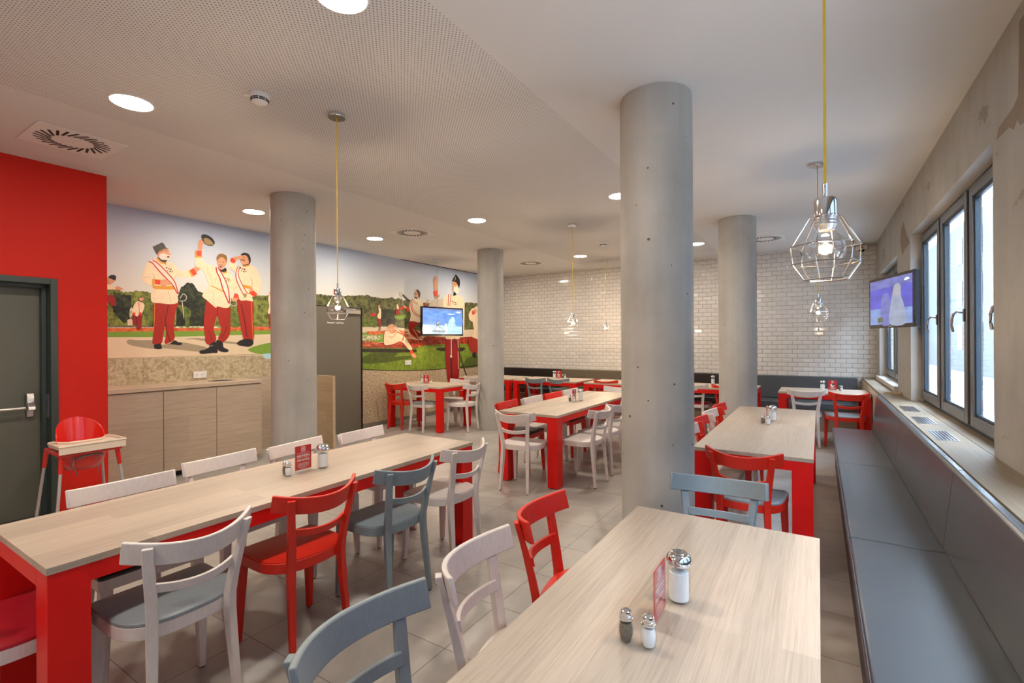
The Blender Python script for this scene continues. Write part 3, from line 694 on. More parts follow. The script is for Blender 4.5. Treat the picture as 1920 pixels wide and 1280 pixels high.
p.poly(3, 'cuff', [(700, 560), (730, 520), (810, 560), (785, 625), (710, 605)], False); p.poly(3, 'cuff', [(1125, 1120), (1205, 1195), (1140, 1248), (1055, 1180)], False)
p.poly(3, 'skin', [(750, 515), (830, 500), (905, 490), (900, 530), (850, 555), (790, 565)]); p.poly(3, 'skin', [(890, 520), (930, 465), (1010, 460), (1060, 560), (1040, 630), (940, 655), (895, 590)])
p.poly(3, 'dark', [(895, 465), (960, 430), (1040, 455), (1078, 530), (1072, 620), (1050, 620), (1030, 530), (985, 475), (920, 480)]); p.line(3, 'dark', [(890, 565), (925, 560), (975, 575)], 14); p.line(3, 'dark', [(935, 515), (965, 520)], 9)
p.line(3, 'gold', [(940, 685), (1055, 660)], 24); p.line(3, 'black', [(930, 660), (1000, 655), (1055, 632)], 16)
p.poly(3, 'sash', [(870, 665), (840, 780), (860, 900), (930, 1040), (1020, 1180), (970, 1255), (880, 1080), (815, 930), (802, 800), (835, 700)])
p.line(3, 'red', [(850, 670), (805, 800), (818, 930), (880, 1080), (965, 1240)], 14); p.line(3, 'red', [(885, 680), (848, 790), (868, 900), (935, 1040), (1020, 1180), (1090, 1150)], 14); p.poly(3, 'tan', [(960, 1180), (1010, 1200), (980, 1260), (945, 1230)]); medals(p, 3, 890, 710, .9)
fin(p)
p = pr('printed_figure', 'printed small man bending forward by the trees')
p.poly(8, 'pale', [(375, 890), (385, 800), (415, 770), (420, 860), (400, 930)]); p.poly(8, 'path', [(345, 960), (400, 935), (425, 960), (425, 1040), (350, 1040)], False)
p.poly(8, 'trouser2', [(430, 880), (430, 1020), (490, 1035), (492, 1095), (550, 1095), (562, 1000), (570, 880), (500, 870)]); p.poly(8, 'jacket', [(480, 688), (430, 770), (415, 860), (450, 870), (490, 908), (530, 862), (562, 870), (605, 740), (560, 690), (520, 678)])
p.poly(8, 'skin', [(525, 625), (580, 620), (585, 665), (550, 692), (530, 670)]); p.line(8, 'dark', [(520, 655), (545, 688), (585, 665)], 12); p.line(8, 'dark', [(530, 618), (580, 615)], 10); p.line(8, 'red', [(500, 690), (522, 770), (525, 850)], 7); p.line(8, 'red', [(520, 700), (540, 770)], 5)
p.poly(8, 'cuff', [(425, 850), (465, 850), (460, 885), (428, 880)]); p.poly(8, 'cuff', [(525, 845), (562, 850), (555, 885), (520, 880)]); p.line(8, 'shade', [(480, 900), (485, 1030)], 14)
fin(p)
p = pr('printed_figure', 'printed man in black cap peeping over the hedge')
p.poly(8, 'jacket', [(30, 440), (90, 430), (160, 468), (175, 502), (60, 500), (30, 490)]); p.poly(8, 'skin', [(60, 340), (110, 345), (155, 370), (130, 405), (90, 418), (60, 400)]); p.poly(8, 'black', [(62, 325), (95, 285), (150, 283), (182, 305), (168, 372), (110, 335)], False)
p.poly(8, 'skin', [(160, 470), (215, 455), (285, 500), (200, 508)]); p.poly(8, 'trouser2', [(30, 590), (130, 588), (178, 690), (160, 750), (100, 735), (30, 640)]); p.poly(8, 'black', [(120, 755), (175, 745), (280, 800), (200, 850), (150, 800)])
fin(p)
p = pr('printed_figure', 'printed man half hidden by the column at the edge of the lawn')
p.poly(4, 'jacket', [(1400, 180), (1440, 130), (1500, 160), (1500, 480), (1410, 480), (1395, 420), (1420, 330)]); p.poly(4, 'trouser', [(1420, 480), (1500, 480), (1490, 760), (1435, 740)]); p.poly(4, 'skin', [(1430, 60), (1480, 60), (1480, 140), (1430, 140)])
fin(p)
p = pr('printed_figure', 'printed dark haired man leaning back and holding a sabre')
p.poly(6, 'trouser', [(815, 5), (790, 130), (830, 230), (920, 300), (965, 312), (995, 245), (930, 180), (880, 140), (920, 80), (985, 30), (970, 0)]); p.line(6, 'jacket', [(860, 140), (900, 200), (945, 290)], 8); p.poly(6, 'skin', [(960, 270), (1010, 270), (1015, 305), (960, 310)]); p.poly(6, 'skin', [(790, 230), (850, 245), (870, 290), (800, 285)])
p.poly(5, 'jacket', [(1090, 630), (1010, 690), (980, 800), (1010, 960), (990, 1080), (1060, 1085), (1190, 1112), (1230, 1000), (1260, 750), (1200, 660), (1150, 640)]); p.line(5, 'hat', [(850, 560), (930, 640), (1000, 690)], 34); p.line(5, 'steel', [(830, 590), (790, 560), (800, 510), (850, 560)], 14); p.line(5, 'steel', [(825, 590), (850, 790)], 9)
p.poly(5, 'cuff', [(920, 800), (975, 800), (980, 890), (930, 890)], False); p.poly(5, 'skin', [(860, 770), (920, 790), (915, 840), (880, 820)])
p.poly(5, 'skin', [(1090, 530), (1120, 475), (1170, 500), (1165, 600), (1100, 612)]); p.poly(5, 'dark', [(1115, 460), (1170, 470), (1200, 540), (1178, 635), (1158, 560), (1130, 495)]); p.line(5, 'dark', [(1085, 540), (1120, 545)], 14); p.line(5, 'black', [(1090, 612), (1140, 635)], 24)
p.line(5, 'red', [(1050, 640), (1010, 740), (1040, 880), (1120, 970), (1210, 1000)], 14); p.line(5, 'red', [(1075, 650), (1035, 760), (1070, 870), (1140, 950), (1220, 970)], 10); medals(p, 5, 1080, 700, .6)
fin(p)
p = pr('printed_figure', 'printed boy lying on the flower bed reaching down')
p.poly(6, 'jacket', [(460, 175), (400, 200), (392, 395), (520, 395), (640, 350), (700, 370), (800, 485), (850, 465), (780, 350), (700, 240), (600, 120), (565, 88), (590, 180), (500, 220)]); p.poly(6, 'skin', [(455, 90), (540, 70), (555, 150), (525, 210), (500, 222), (465, 175)])
p.poly(6, 'black', [(450, 62), (470, 5), (485, -20), (520, -20), (550, 50), (500, 62)]); p.line(6, 'teeth', [(490, 158), (520, 156)], 6); p.line(6, 'dark', [(475, 108), (492, 110)], 6); p.line(6, 'dark', [(515, 105), (532, 103)], 6)
p.line(6, 'red', [(470, 260), (520, 285), (560, 240), (600, 190)], 8); p.line(6, 'red', [(600, 190), (680, 230), (710, 260), (690, 340)], 16); p.line(6, 'fold', [(600, 350), (670, 330), (690, 280)], 8); p.line(6, 'red', [(560, 95), (600, 130), (700, 235)], 7)
p.poly(6, 'cuff', [(808, 512), (850, 488), (872, 545), (825, 562)], False); p.poly(6, 'skin', [(830, 560), (880, 545), (922, 590), (905, 600), (892, 632), (875, 610), (860, 605)])
fin(p)
p = pr('printed_figure', 'printed tall bearded officer in a black helmet waving behind the television')
p.poly(6, 'trouser2', [(1400, 300), (1612, 300), (1606, 980), (1500, 985), (1425, 960)]); p.line(6, 'shade', [(1480, 600), (1490, 800), (1500, 980)], 34); p.line(6, 'jacket', [(1600, 320), (1604, 800)], 8); p.line(6, 'beard', [(1488, 300), (1488, 570)], 11); p.poly(6, 'beard', [(1472, 575), (1498, 575), (1495, 612), (1475, 612)])
p.poly(6, 'jacket', [(1390, 200), (1640, 200), (1620, 310), (1500, 312), (1400, 310)], False); p.line(6, 'hat', [(1540, 300), (1640, 600), (1735, 900)], 18)
p.poly(7, 'faint', [(330, 860), (470, 760), (550, 770), (640, 750), (760, 740), (760, 1000), (330, 1000)]); p.poly(7, 'jacket', [(640, 760), (760, 660), (890, 700), (1010, 670), (1110, 740), (1160, 860), (1150, 1600), (640, 1600)], False)
p.poly(7, 'cuff', [(405, 590), (510, 520), (515, 690), (440, 720)], False); p.poly(7, 'tan', [(440, 725), (520, 690), (550, 650), (545, 720), (470, 765)])
p.poly(7, 'skin', [(445, 560), (425, 420), (398, 310), (415, 300), (440, 350), (430, 250), (450, 245), (465, 330), (470, 220), (488, 225), (492, 330), (500, 260), (512, 270), (512, 420), (495, 560)])
p.poly(7, 'skin', [(870, 360), (950, 345), (1010, 430), (1000, 560), (900, 600), (860, 560), (875, 480)]); p.poly(7, 'beard', [(900, 500), (950, 470), (1015, 450), (1020, 610), (960, 655), (910, 640)])
p.poly(7, 'black', [(860, 335), (930, 200), (980, 213), (1048, 340), (1022, 510), (965, 385), (880, 350)]); p.line(7, 'steel', [(925, 230), (940, 290), (905, 330)], 12); p.line(7, 'dark', [(890, 410), (925, 405)], 10); p.poly(7, 'black', [(905, 600), (960, 650), (950, 675), (890, 700)])
p.line(7, 'red', [(775, 655), (758, 940)], 16); p.line(7, 'red', [(835, 655), (800, 940)], 14); medals(p, 7, 860, 830); p.poly(7, 'skin', [(250, 880), (275, 790), (300, 800), (270, 880)]); p.poly(7, 'cuff', [(190, 910), (225, 870), (270, 880), (250, 930)], False)
fin(p)
p = pr('printed_figure', 'printed crouching man beside the round column')
p.poly(6, 'jacket', [(1835, -40), (1960, -120), (1960, 380), (1890, 350), (1830, 285), (1862, 180)]); p.poly(6, 'trouser', [(1830, 280), (1780, 340), (1770, 420), (1830, 530), (1870, 560), (1960, 500), (1960, 355)]); p.poly(6, 'black', [(1830, 560), (1880, 520), (1900, 590), (1850, 603)])
p.poly(7, 'jacket', [(1470, 960), (1400, 980), (1330, 1010), (1260, 1130), (1270, 1250), (1350, 1320), (1500, 1300)]); p.poly(7, 'skin', [(1330, 1090), (1370, 1030), (1430, 1010), (1440, 1100), (1360, 1150)]); p.poly(7, 'cuff', [(1330, 1080), (1360, 1060), (1400, 1110), (1360, 1160)])
fin(p)
p = pr('printed_figure', 'printed thin man standing before the far trees')
p.poly(5, 'trouser2', [(350, 1030), (402, 1035), (405, 1200), (370, 1200), (360, 1100)]); p.poly(5, 'jacket', [(360, 812), (400, 830), (415, 930), (402, 1042), (335, 1000), (370, 900)]); p.poly(5, 'skin', [(352, 770), (385, 775), (382, 815), (360, 815)]); p.line(5, 'dark', [(355, 768), (385, 765)], 12); p.line(5, 'black', [(390, 1190), (395, 1255), (360, 1265)], 16)
p.poly(5, 'jacket', [(735, 740), (765, 800), (765, 860), (735, 862), (725, 800)]); p.poly(5, 'trouser2', [(715, 860), (770, 858), (760, 955), (705, 955)]); p.poly(5, 'red', [(770, 820), (860, 800), (850, 850), (790, 850)]); p.poly(5, 'red', [(205, 945), (290, 920), (320, 965), (225, 985)])
fin(p)

# ------------------------------------------------------------------ wall sockets
def socket(y, z, w, h, lab):
    r = empty('wall_socket', (XM + .004, y, z), label=lab, cat='wall socket')
    MB().box((0, -w / 2, -h / 2), (.010, w / 2, h / 2)).build('plate', 'white_plastic', r, bevel=.002)
    for s in (-1, 1):
        MB().lathe([(.021, 0), (.021, .004), (.017, .0045), (.016, -.0)], 20, mat=Matrix.Translation((.009, s * w / 4, 0)) @ Matrix.Rotation(pi / 2, 4, 'Y')).build('socket_well', 'white_plastic', r)
        for q in (-1, 1): MB().lathe([(.0028, 0), (.0028, .002)], 8, mat=Matrix.Translation((.0125, s * w / 4 + q * .008, 0)) @ Matrix.Rotation(pi / 2, 4, 'Y')).build('socket_hole', 'black_slot', r)
socket(3.082, 1.093, .155, .082, 'white double socket above the wooden counter')
socket(6.775, 1.093, .165, .085, 'white double socket on the mural lawn near the corner table')

# ------------------------------------------------------------------ doors
d1 = empty('door_1', (0, 0, 0), label='grey fire door with push bar in the red wall', cat='door', kind='structure')
fm = MB(); x0, x1 = XR - .10, XR + .012; w = .05
fm.box((x0, DY0, 0), (x1, DY0 + w, DH)); fm.box((x0, DY1 - w, 0), (x1, DY1, DH)); fm.box((x0, DY0 + w, DH - w), (x1, DY1 - w, DH))
fm.box((x0 - .06, DY0, 0), (x0, DY0 + w + .03, DH)); fm.box((x0 - .06, DY1 - w - .03, 0), (x0, DY1, DH)); fm.box((x0 - .06, DY0 + w, DH - w - .03), (x0, DY1 - w, DH))
fm.build('door_frame', 'door_frame', d1, bevel=.003)
MB().box((x0 - .115, DY0 + .03, .006), (x0 - .062, DY1 - .03, DH - .03)).build('door_leaf', 'door_grey', d1, bevel=.002)
xb = x0 - .06
pb = MB(); pb.tube([(xb + .085, DY0 + .13, .955), (xb + .085, DY1 - .19, .955)], .014, 12)
bar = pb.build('push_bar', 'alu', d1)
for ys in (DY1 - .145, DY0 + .145):
    hb = MB(); hb.box((xb - .002, ys - .022, .87), (xb + .022, ys + .022, 1.03))
    pts = [(xb + .02, 1.075), (xb + .05, 1.075), (xb + .058, 1.04), (xb + .06, 1.0), (xb + .095, .965), (xb + .10, .935), (xb + .075, .93), (xb + .03, .965), (xb + .02, .99)]
    sgn = 1 if ys > 1 else -1
    hb.loft([[Vector((a, ys + sgn * q, b)) for a, b in pts] for q in (-.03, .018)])
    hb.build('bar_bracket', 'alu', d1, bevel=.004)
MB().box((x0 - .002, DY1 - w - .004, .86), (x0 + .05, DY1 - w, 1.06)).build('lock_strike', 'steel', d1)

d2 = empty('door_2', (0, 0, 0), label='taupe staff door set into the mural wall', cat='door', kind='structure')
sy0, sy1, sh = 4.60, 5.64, 2.06
MB().box((XM, sy0, 0), (XM + .05, sy1 - .03, sh)).build('door_leaf', 'staff_grey', d2, bevel=.002)
MB().box((XM, sy1 - .03, 0), (XM + .055, sy1, sh + .012)).box((XM, sy0, sh), (XM + .04, sy1, sh + .012)).build('door_frame', 'tv_black', d2)
dc = MB().box((XM + .05, 5.28, 1.965), (XM + .095, 5.575, 2.025)).build('door_closer', plain('silver door closer', (0.42, 0.37, 0.30), .4, .3), d2, bevel=.004)
MB().box((XM + .095, 5.20, 2.03), (XM + .105, 5.46, 2.045)).box((XM + .05, 5.20, 2.03), (XM + .105, 5.22, 2.045)).build('closer_arm', 'alu', dc)
R90 = Matrix(((0, 0, 1, 0), (1, 0, 0, 0), (0, 1, 0, 0), (0, 0, 0, 1)))     # text x -> +Y, text y -> +Z, facing +X
text_mesh('Personal  /  Staff Only', .036, M['white_ink'], 'door_lettering', d2, Matrix.Translation((XM + .0512, 5.10, 1.795)) @ R90, bold=.0006)

# ------------------------------------------------------------------ wooden return counter and screen
ct = empty('return_counter', (XM + .002, 1.825, 0), label='oak fronted counter with a round waste opening below the mural', cat='cabinet')
cd = .58; y0c, y1c = 0.0, 1.73
MB().box((.0, y0c, .06), (cd - .022, y1c, .975)).build('body', 'oak_front', ct)
MB().box((.02, y0c + .02, 0), (cd - .07, y1c - .02, .06)).build('plinth', 'black_slot', ct)
for (a, b) in ((.0, .618), (.621, 1.173), (1.176, 1.728)): MB().box((cd - .021, a + .0015, .07), (cd, b - .0015, .966)).build('door', 'oak_front', ct, bevel=.001)
tp = MB().box((.0, y0c, .980), (cd + .005, y1c + .004, 1.020)).build('worktop', 'oak_top', ct, bevel=.0015)
MB().lathe([(.155, 1.0202), (.155, 1.0235), (.118, 1.0225), (.112, 1.0206)], 40, c=(.30, 1.38, 0), cap=False).build('waste_ring', 'steel', ct)
MB().lathe([(.1, 1.0204), (.113, 1.0206)], 40, c=(.30, 1.38, 0)).build('waste_opening', 'black_slot', ct)
wp = empty('wood_screen', (XM, 3.56, 0), label='oak clad screen wall between the counter and the staff door', cat='screen')
MB().box((0.004, .0, 0), (.03, .83, 1.02)).build('back_panel', 'oak_front', wp)
sp_ = MB().box((.004, .83, 0), (.90, .87, 1.022)).build('side_panel', oak('oak side panel', 'x', (0.46, 0.36, 0.23), plank=.14, lo=.9, hi=1.05), wp)
MB().box((.90, .83, 0), (.903, .87, 1.022)).build('edge_band', 'oak_edge', sp_)

# ------------------------------------------------------------------ tables
def table(name, x0, x1, y0, y1, grain, lab, leg=.12, cat='table', grp=None):
    cx, cy = (x0 + x1) / 2, (y0 + y1) / 2; hx, hy = (x1 - x0) / 2, (y1 - y0) / 2; Z = .745
    r = empty(name, (cx, cy, 0), label=lab, cat=cat, group=grp)
    MB().box((-hx, -hy, Z - .025), (hx, hy, Z)).build('tabletop', grain, r, bevel=.0012)
    e = .003; a = MB(); zb, zt = Z - .088, Z - .0255
    a.box((-hx + leg, -hy + e, zb), (hx - leg, -hy + e + .02, zt)); a.box((-hx + leg, hy - e - .02, zb), (hx - leg, hy - e, zt))
    a.box((-hx + e, -hy + leg, zb), (-hx + e + .02, hy - leg, zt)); a.box((hx - e - .02, -hy + leg, zb), (hx - e, hy - leg, zt))
    a.build('apron', 'red_metal', r)
    for sx in (-1, 1):
        for sy in (-1, 1):
            l = MB(); X = sorted((sx * (hx - e), sx * (hx - leg))); Y = sorted((sy * (hy - e), sy * (hy - leg)))
            l.box((X[0], Y[0], .006), (X[1], Y[1], Z - .0255)); lo = l.build('leg', 'red_metal', r, bevel=.0015)
            MB().box((X[0] + .02, Y[0] + .02, 0), (X[1] - .02, Y[1] - .02, .0058)).build('glide', 'rubber', lo)
    return r
G = 'oak dining tables with red frames'
table('dining_table', -2.885, -2.19, .535, 2.905, 'oak_y', 'long oak and red dining table in the left foreground', grp=G)
table('dining_table', -.70, 0.0, -.25, 2.172, 'oak_y', 'near oak and red dining table beside the grey window bench', grp=G)
table('dining_table', -.755, -.03, 3.575, 6.03, 'oak_y', 'oak and red dining table by the bench, next behind the foreground one', grp=G)
table('dining_table', -2.93, -2.215, 4.345, 6.72, 'oak_y', 'long oak and red dining table in the middle of the room', grp=G)
table('dining_table', -6.42, -5.20, 6.03, 6.86, 'oak_x', 'small oak and red table below the television at the mural', leg=.10, grp=G)
table('dining_table', -6.40, -5.14, 8.02, 8.88, 'oak_x', 'leftmost oak table along the tiled wall, partly behind a column', leg=.10, grp=G)
table('dining_table', -5.06, -3.72, 8.02, 8.88, 'oak_x', 'oak table at the tiled wall with two grey chairs in front', leg=.10, grp=G)
table('dining_table', -3.56, -2.30, 8.02, 8.88, 'oak_x', 'oak table at the tiled wall with one red chair in front', leg=.10, grp=G)
table('dining_table', -2.08, -.80, 8.02, 8.88, 'oak_x', 'oak table at the tiled wall seen on both sides of the far right column', leg=.10, grp=G)
table('dining_table', -.50, .585, 7.98, 8.74, 'oak_x', 'oak table at the tiled wall in the far window corner', leg=.10, grp=G)

# ------------------------------------------------------------------ chairs
def seat_outline(grow=0.0, n=14):
    w, yf, yc, dy = .213 + grow, .372 + grow, .19, .194 + grow; e = 2.6
    pts = [(w - .012, yf), (w, yf - .012), (w, yc)]
    for i in range(1, 2 * n):
        a = -pi * i / (2 * n); cx, sx = cos(a), sin(a)
        pts.append((w * math.copysign(abs(cx) ** (2 / e), cx), yc + dy * math.copysign(abs(sx) ** (2 / e), sx)))
    pts += [(-w, yc), (-w, yf - .012), (-w + .012, yf)]
    return pts
MESH = {}
def cached(key, mb_fn, name, mat, parent, bevel=0.0, smooth=35):
    k = (key, str(mat))
    if k in MESH:
        o = bpy.data.objects.new(name, MESH[k]); C.objects.link(o); o.parent = parent
        if bevel:
            md = o.modifiers.new('bevel', 'BEVEL'); md.width = bevel; md.segments = 2; md.limit_method = 'ANGLE'; md.angle_limit = radians(40)
    else:
        o = mb_fn().build(name, mat, parent, bevel=bevel, smooth=smooth); MESH[k] = o.data
    return o
def rail_mb(hw, sag, z0, z1, th, y0=0.0, n=20, tl=0.25):
    # a plank bent round an axis that leans back: its middle lies farther back and a little lower
    def fn():
        m = MB(); rings = []
        for i in range(n + 1):
            t = -1 + 2 * i / n; x = hw * t; q = sag * (1 - t * t); y = y0 - q; d = q * tl; ln = (z1 - z0) * tl
            ty = 2 * sag * t / hw; L = sqrt(1 + ty * ty); nx, ny = -ty / L, 1 / L
            rings.append([Vector((x, y + ln, z0 - d)), Vector((x + nx * th, y + ny * th + ln, z0 - d)),
                          Vector((x + nx * th, y + ny * th, z1 - d)), Vector((x, y, z1 - d))])
        return m.loft(rings)
    return fn
def rear_leg(s):
    def fn():
        m = MB(); rings = []
        # (z, x centre, y centre, half width, half depth, turn in degrees)
        for z, x, y, hx, hy, r in ((.006, .155, -.030, .0125, .012, 10), (.15, .148, -.016, .015, .014, 12), (.32, .141, .000, .018, .0165, 16), (.41, .138, .006, .0195, .0165, 20), (.47, .138, .004, .0195, .016, 20),
                                   (.56, .146, -.012, .0185, .015, 22), (.66, .160, -.033, .018, .0125, 26), (.72, .169, -.0475, .0175, .0115, 30), (.778, .177, -.0630, .017, .0110, 30)):
            c_, s_ = cos(radians(r)) , sin(radians(r)); R2 = []
            for a, b in ((-1, -1), (1, -1), (1, 1), (-1, 1)):
                px, py = a * hx, b * hy; R2.append(Vector((s * (x + px * c_ - py * s_), y + px * s_ + py * c_, z)))
            rings.append(R2)
        return m.loft(rings)
    return fn
def front_leg(s):
    def fn():
        m = MB(); rings = []
        for z, x, y, h in ((.006, .198, .368, .0135), (.42, .185, .350, .0235)):
            rings.append([Vector((s * x + a * h, y + b * h, z)) for a, b in ((-1, -1), (1, -1), (1, 1), (-1, 1))])
        return m.loft(rings)
    return fn
def glide(x, y): return lambda: MB().lathe([(.010, 0), (.010, .0058)], 10, c=(x, y, 0))
def make_chair(frame, pad):
    fm = M[frame + '_wood']
    r = empty('dining_chair')
    cached('frame', lambda: MB().prism(seat_outline(), .412, .462), 'seat_frame', fm, r, .003)
    if pad == 'wood':
        def sp():
            m = MB(); m.loft([[Vector((x * k, .2 + (y - .2) * k, z)) for x, y in seat_outline(-.004)] for k, z in ((1, .4622), (1, .466), (.965, .4675))])
            return m
        cached('woodseat', sp, 'seat', fm, r)
    else:
        def sp():
            m = MB(); m.loft([[Vector((x * k, .2 + (y - .2) * k, z)) for x, y in seat_outline(.001)] for k, z in ((.99, .4622), (1, .466), (.995, .474), (.96, .481), (.85, .486), (.5, .490))])
            return m
        cached('pad', sp, 'seat_pad', M['pad_' + pad], r)
    cached('toprail', rail_mb(.232, .118, .722, .804, .018), 'top_rail', fm, r, .004)
    cached('midrail', rail_mb(.146, .048, .594, .628, .015, y0=-.020), 'lower_rail', fm, r, .002)
    for s in (-1, 1):
        l = cached('rear%d' % s, rear_leg(s), 'rear_leg', fm, r, .003, 50); cached('rg%d' % s, glide(s * .155, -.030), 'glide', M['rubber'], l)
        l = cached('front%d' % s, front_leg(s), 'front_leg', fm, r, .003, 50); cached('fg%d' % s, glide(s * .198, .368), 'glide', M['rubber'], l)
    return r
PROTO = {}
def chair(frame, pad, x, y, ang, lab, grp):
    # x, y: middle of the back rail ends; ang: heading of the sitter in degrees (0 = +Y)
    if (frame, pad) not in PROTO: o = PROTO[(frame, pad)] = make_chair(frame, pad)
    else: o = copy_tree(PROTO[(frame, pad)])
    o.location = (x, y, 0); o.rotation_euler = (0, 0, radians(ang)); return tag(o, lab, 'chair', grp)
fc = {'white': 'white', 'red': 'red', 'grey': 'blue grey'}
def chairs(grp, items):
    for it in items: chair(*it, grp)
LT = 'the long left table'
chairs('chairs around the long left table', [
    ('white', 'grey', -2.055, .927, 90, 'white chair with grey pad on the near side of the long left table'),
    ('red', 'wood', -2.085, 1.500, 89, 'all red wooden chair on the near side of the long left table'),
    ('grey', 'wood', -2.028, 2.050, 88, 'all blue grey wooden chair on the near side of the long left table'),
    ('white', 'wood', -2.050, 2.620, 90, 'all white wooden chair at the far end of the near side of the left table'),
    ('white', 'black', -3.010, 1.035, -91, 'white chair behind the left table, nearest the high chair'),
    ('white', 'grey', -3.130, 1.570, -86, 'white chair behind the left table, second from the high chair'),
    ('white', 'red', -3.110, 2.070, -82, 'white chair behind the left table in front of the round column'),
    ('white', 'wood', -3.085, 2.630, -86, 'white chair behind the left table at its far corner'),
    ('white', 'red', -2.545, .330, 0, 'white chair with red pad pushed under the near end of the left table')])
chairs('chairs around the near right table', [
    ('grey', 'wood', -.975, .845, -86, 'blue grey chair closest to the viewer at the bottom edge'),
    ('white', 'wood', -.965, 1.327, -80, 'white wooden chair in the middle of the left side of the near right table'),
    ('red', 'wood', -.985, 1.825, -82, 'all red chair at the far left corner of the near right table'),
    ('grey', 'wood', -.437, 2.625, 180 + 4, 'blue grey chair at the far head of the near right table')])
chairs('chairs around the second bench table', [
    ('red', 'grey', -.412, 3.385, -4, 'red chair with grey pad at the near head of the second bench table'),
    ('white', 'wood', -.865, 4.070, -87, 'white chair half hidden by the big column at the second bench table'),
    ('red', 'wood', -.870, 4.585, -84, 'red chair second from the big column at the second bench table'),
    ('white', 'wood', -.870, 5.090, -84, 'white chair third from the big column at the second bench table'),
    ('red', 'wood', -.870, 5.610, -84, 'red chair farthest from the big column at the second bench table')])
chairs('chairs around the middle table', [
    ('white', 'wood', -2.555, 4.080, 3, 'all white chair at the near head of the middle table'),
    ('red', 'black', -3.065, 4.740, -86, 'red chair nearest on the far side of the middle table'),
    ('white', 'wood', -3.040, 5.285, -90, 'white chair second on the far side of the middle table'),
    ('red', 'black', -3.030, 5.830, -90, 'red chair third on the far side of the middle table'),
    ('white', 'wood', -3.020, 6.340, -90, 'white chair last on the far side of the middle table'),
    ('white', 'wood', -1.940, 4.745, 88, 'all white chair first on the near side of the middle table'),
    ('white', 'wood', -1.955, 5.270, 86, 'white chair second on the near side of the middle table'),
    ('white', 'wood', -1.970, 5.800, 88, 'white chair third on the near side, almost hidden by the big column'),
    ('white', 'wood', -2.560, 7.040, 180, 'white chair at the far head of the middle table')])
chairs('chairs around the television table', [
    ('red', 'wood', -6.100, 5.925, 3, 'all red chair at the small table below the television'),
    ('white', 'grey', -5.585, 5.905, -2, 'white chair with grey pad beside the red chair below the television'),
    ('white', 'wood', -4.900, 6.480, 92, 'all white chair at the right end of the television table'),
    ('white', 'wood', -5.610, 7.060, 180, 'white chair at the back of the television table')])
chairs('chairs in front of the tiled wall tables', [
    ('white', 'wood', -5.830, 7.740, -8, 'white chair at the leftmost wall table seen beside the column'),
    ('grey', 'red', -4.560, 8.030, -4, 'grey chair with red pad, left one of the pair at the wall table'),
    ('grey', 'red', -4.110, 8.090, 2, 'grey chair with red pad, right one of the pair at the wall table'),
    ('red', 'wood', -3.190, 8.130, 0, 'red chair at the wall table left of the big column'),
    ('white', 'red', -1.700, 8.110, 0, 'white chair with red pad seen between the two right columns'),
    ('red', 'wood', -1.205, 8.150, 0, 'red chair mostly hidden by the far right column'),
    ('white', 'grey', -.155, 7.880, 8, 'white chair at the window corner table'),
    ('red', 'grey', .330, 7.700, 10, 'red chair with grey pad at the window corner table')])

# ------------------------------------------------------------------ window bench, ledge
def cushion(a, b, r=.012):
    return MB().box(a, b)
wb = empty('window_bench', (0, 0, 0), label='long slate grey upholstered bench under the windows', cat='bench')
MB().box((.155, -.55, 0), (.585, 6.86, .345)).build('plinth', plain('dark violet grey base', (0.045, 0.032, 0.042), .45), wb)
ys = [-.52, 1.28, 3.10, 4.915, 6.83]
for a, b in zip(ys, ys[1:]):
    s = MB().box((.13, a + .002, .350), (.535, b - .002, .460)).build('seat_cushion', 'bench_grey', wb, bevel=.012, seg=4)
    pts = [(.512, .462), (.552, .846), (.566, .858), (.594, .858), (.596, .462)]
    bm_ = MB().loft([[Vector((x, yy, z)) for x, z in pts] for yy in (a + .05 + .002, b + .05 - .002)]).build('back_cushion', 'bench_grey', wb, bevel=.005, seg=3)
    MB().tube([(.1285, a + .004, .452), (.1285, b - .004, .452)], .003, 6).build('piping', 'bench_grey', s)
lg = empty('window_ledge', (0, 0, 0), label='oak ledge with three grilles behind the window bench', cat='ledge')
MB().box((.600, -1.5, .825), (XW - .001, YT - .01, .860)).box((XW - .001, OP[1][0] + .006, .8605), (XW + .10, OP[1][1] - .006, .8625)).build('board', 'oak_ledge', lg, bevel=.002)
MB().box((.602, -1.5, 0), (.618, YT - .01, .8245)).build('front_panel', 'oak_x', lg)
MB().box((.64, 7.02, .8605), (.79, 7.10, .885)).build('wood_block', 'oak_edge', lg)
for gy in (5.85, 5.44, 4.22):
    gy += 0
for gx, gy in ((.690, 5.64), (.686, 4.90), (.682, 4.20)):
    g = MB()
    L, Wd = .38, .108; z0 = .8603; z1 = .8625
    g.box((gx - Wd / 2, gy - L / 2, z0), (gx + Wd / 2, gy - L / 2 + .01, z1)); g.box((gx - Wd / 2, gy + L / 2 - .01, z0), (gx + Wd / 2, gy + L / 2, z1))
    n = 16
    for i in range(n + 1):
        yy = gy - L / 2 + L * i / n; g.box((gx - Wd / 2, yy - .0018, z0), (gx + Wd / 2, yy + .0018, z1))
    for i in range(7):
        xx = gx - Wd / 2 + Wd * i / 6; g.box((xx - .002, gy - L / 2, z0), (xx + .002, gy + L / 2, z1))
    go = g.build('grille', 'steel', lg)
    MB().box((gx - Wd / 2 + .002, gy - L / 2 + .002, .8601), (gx + Wd / 2 - .002, gy + L / 2 - .002, .8606)).build('duct', 'black_slot', go)
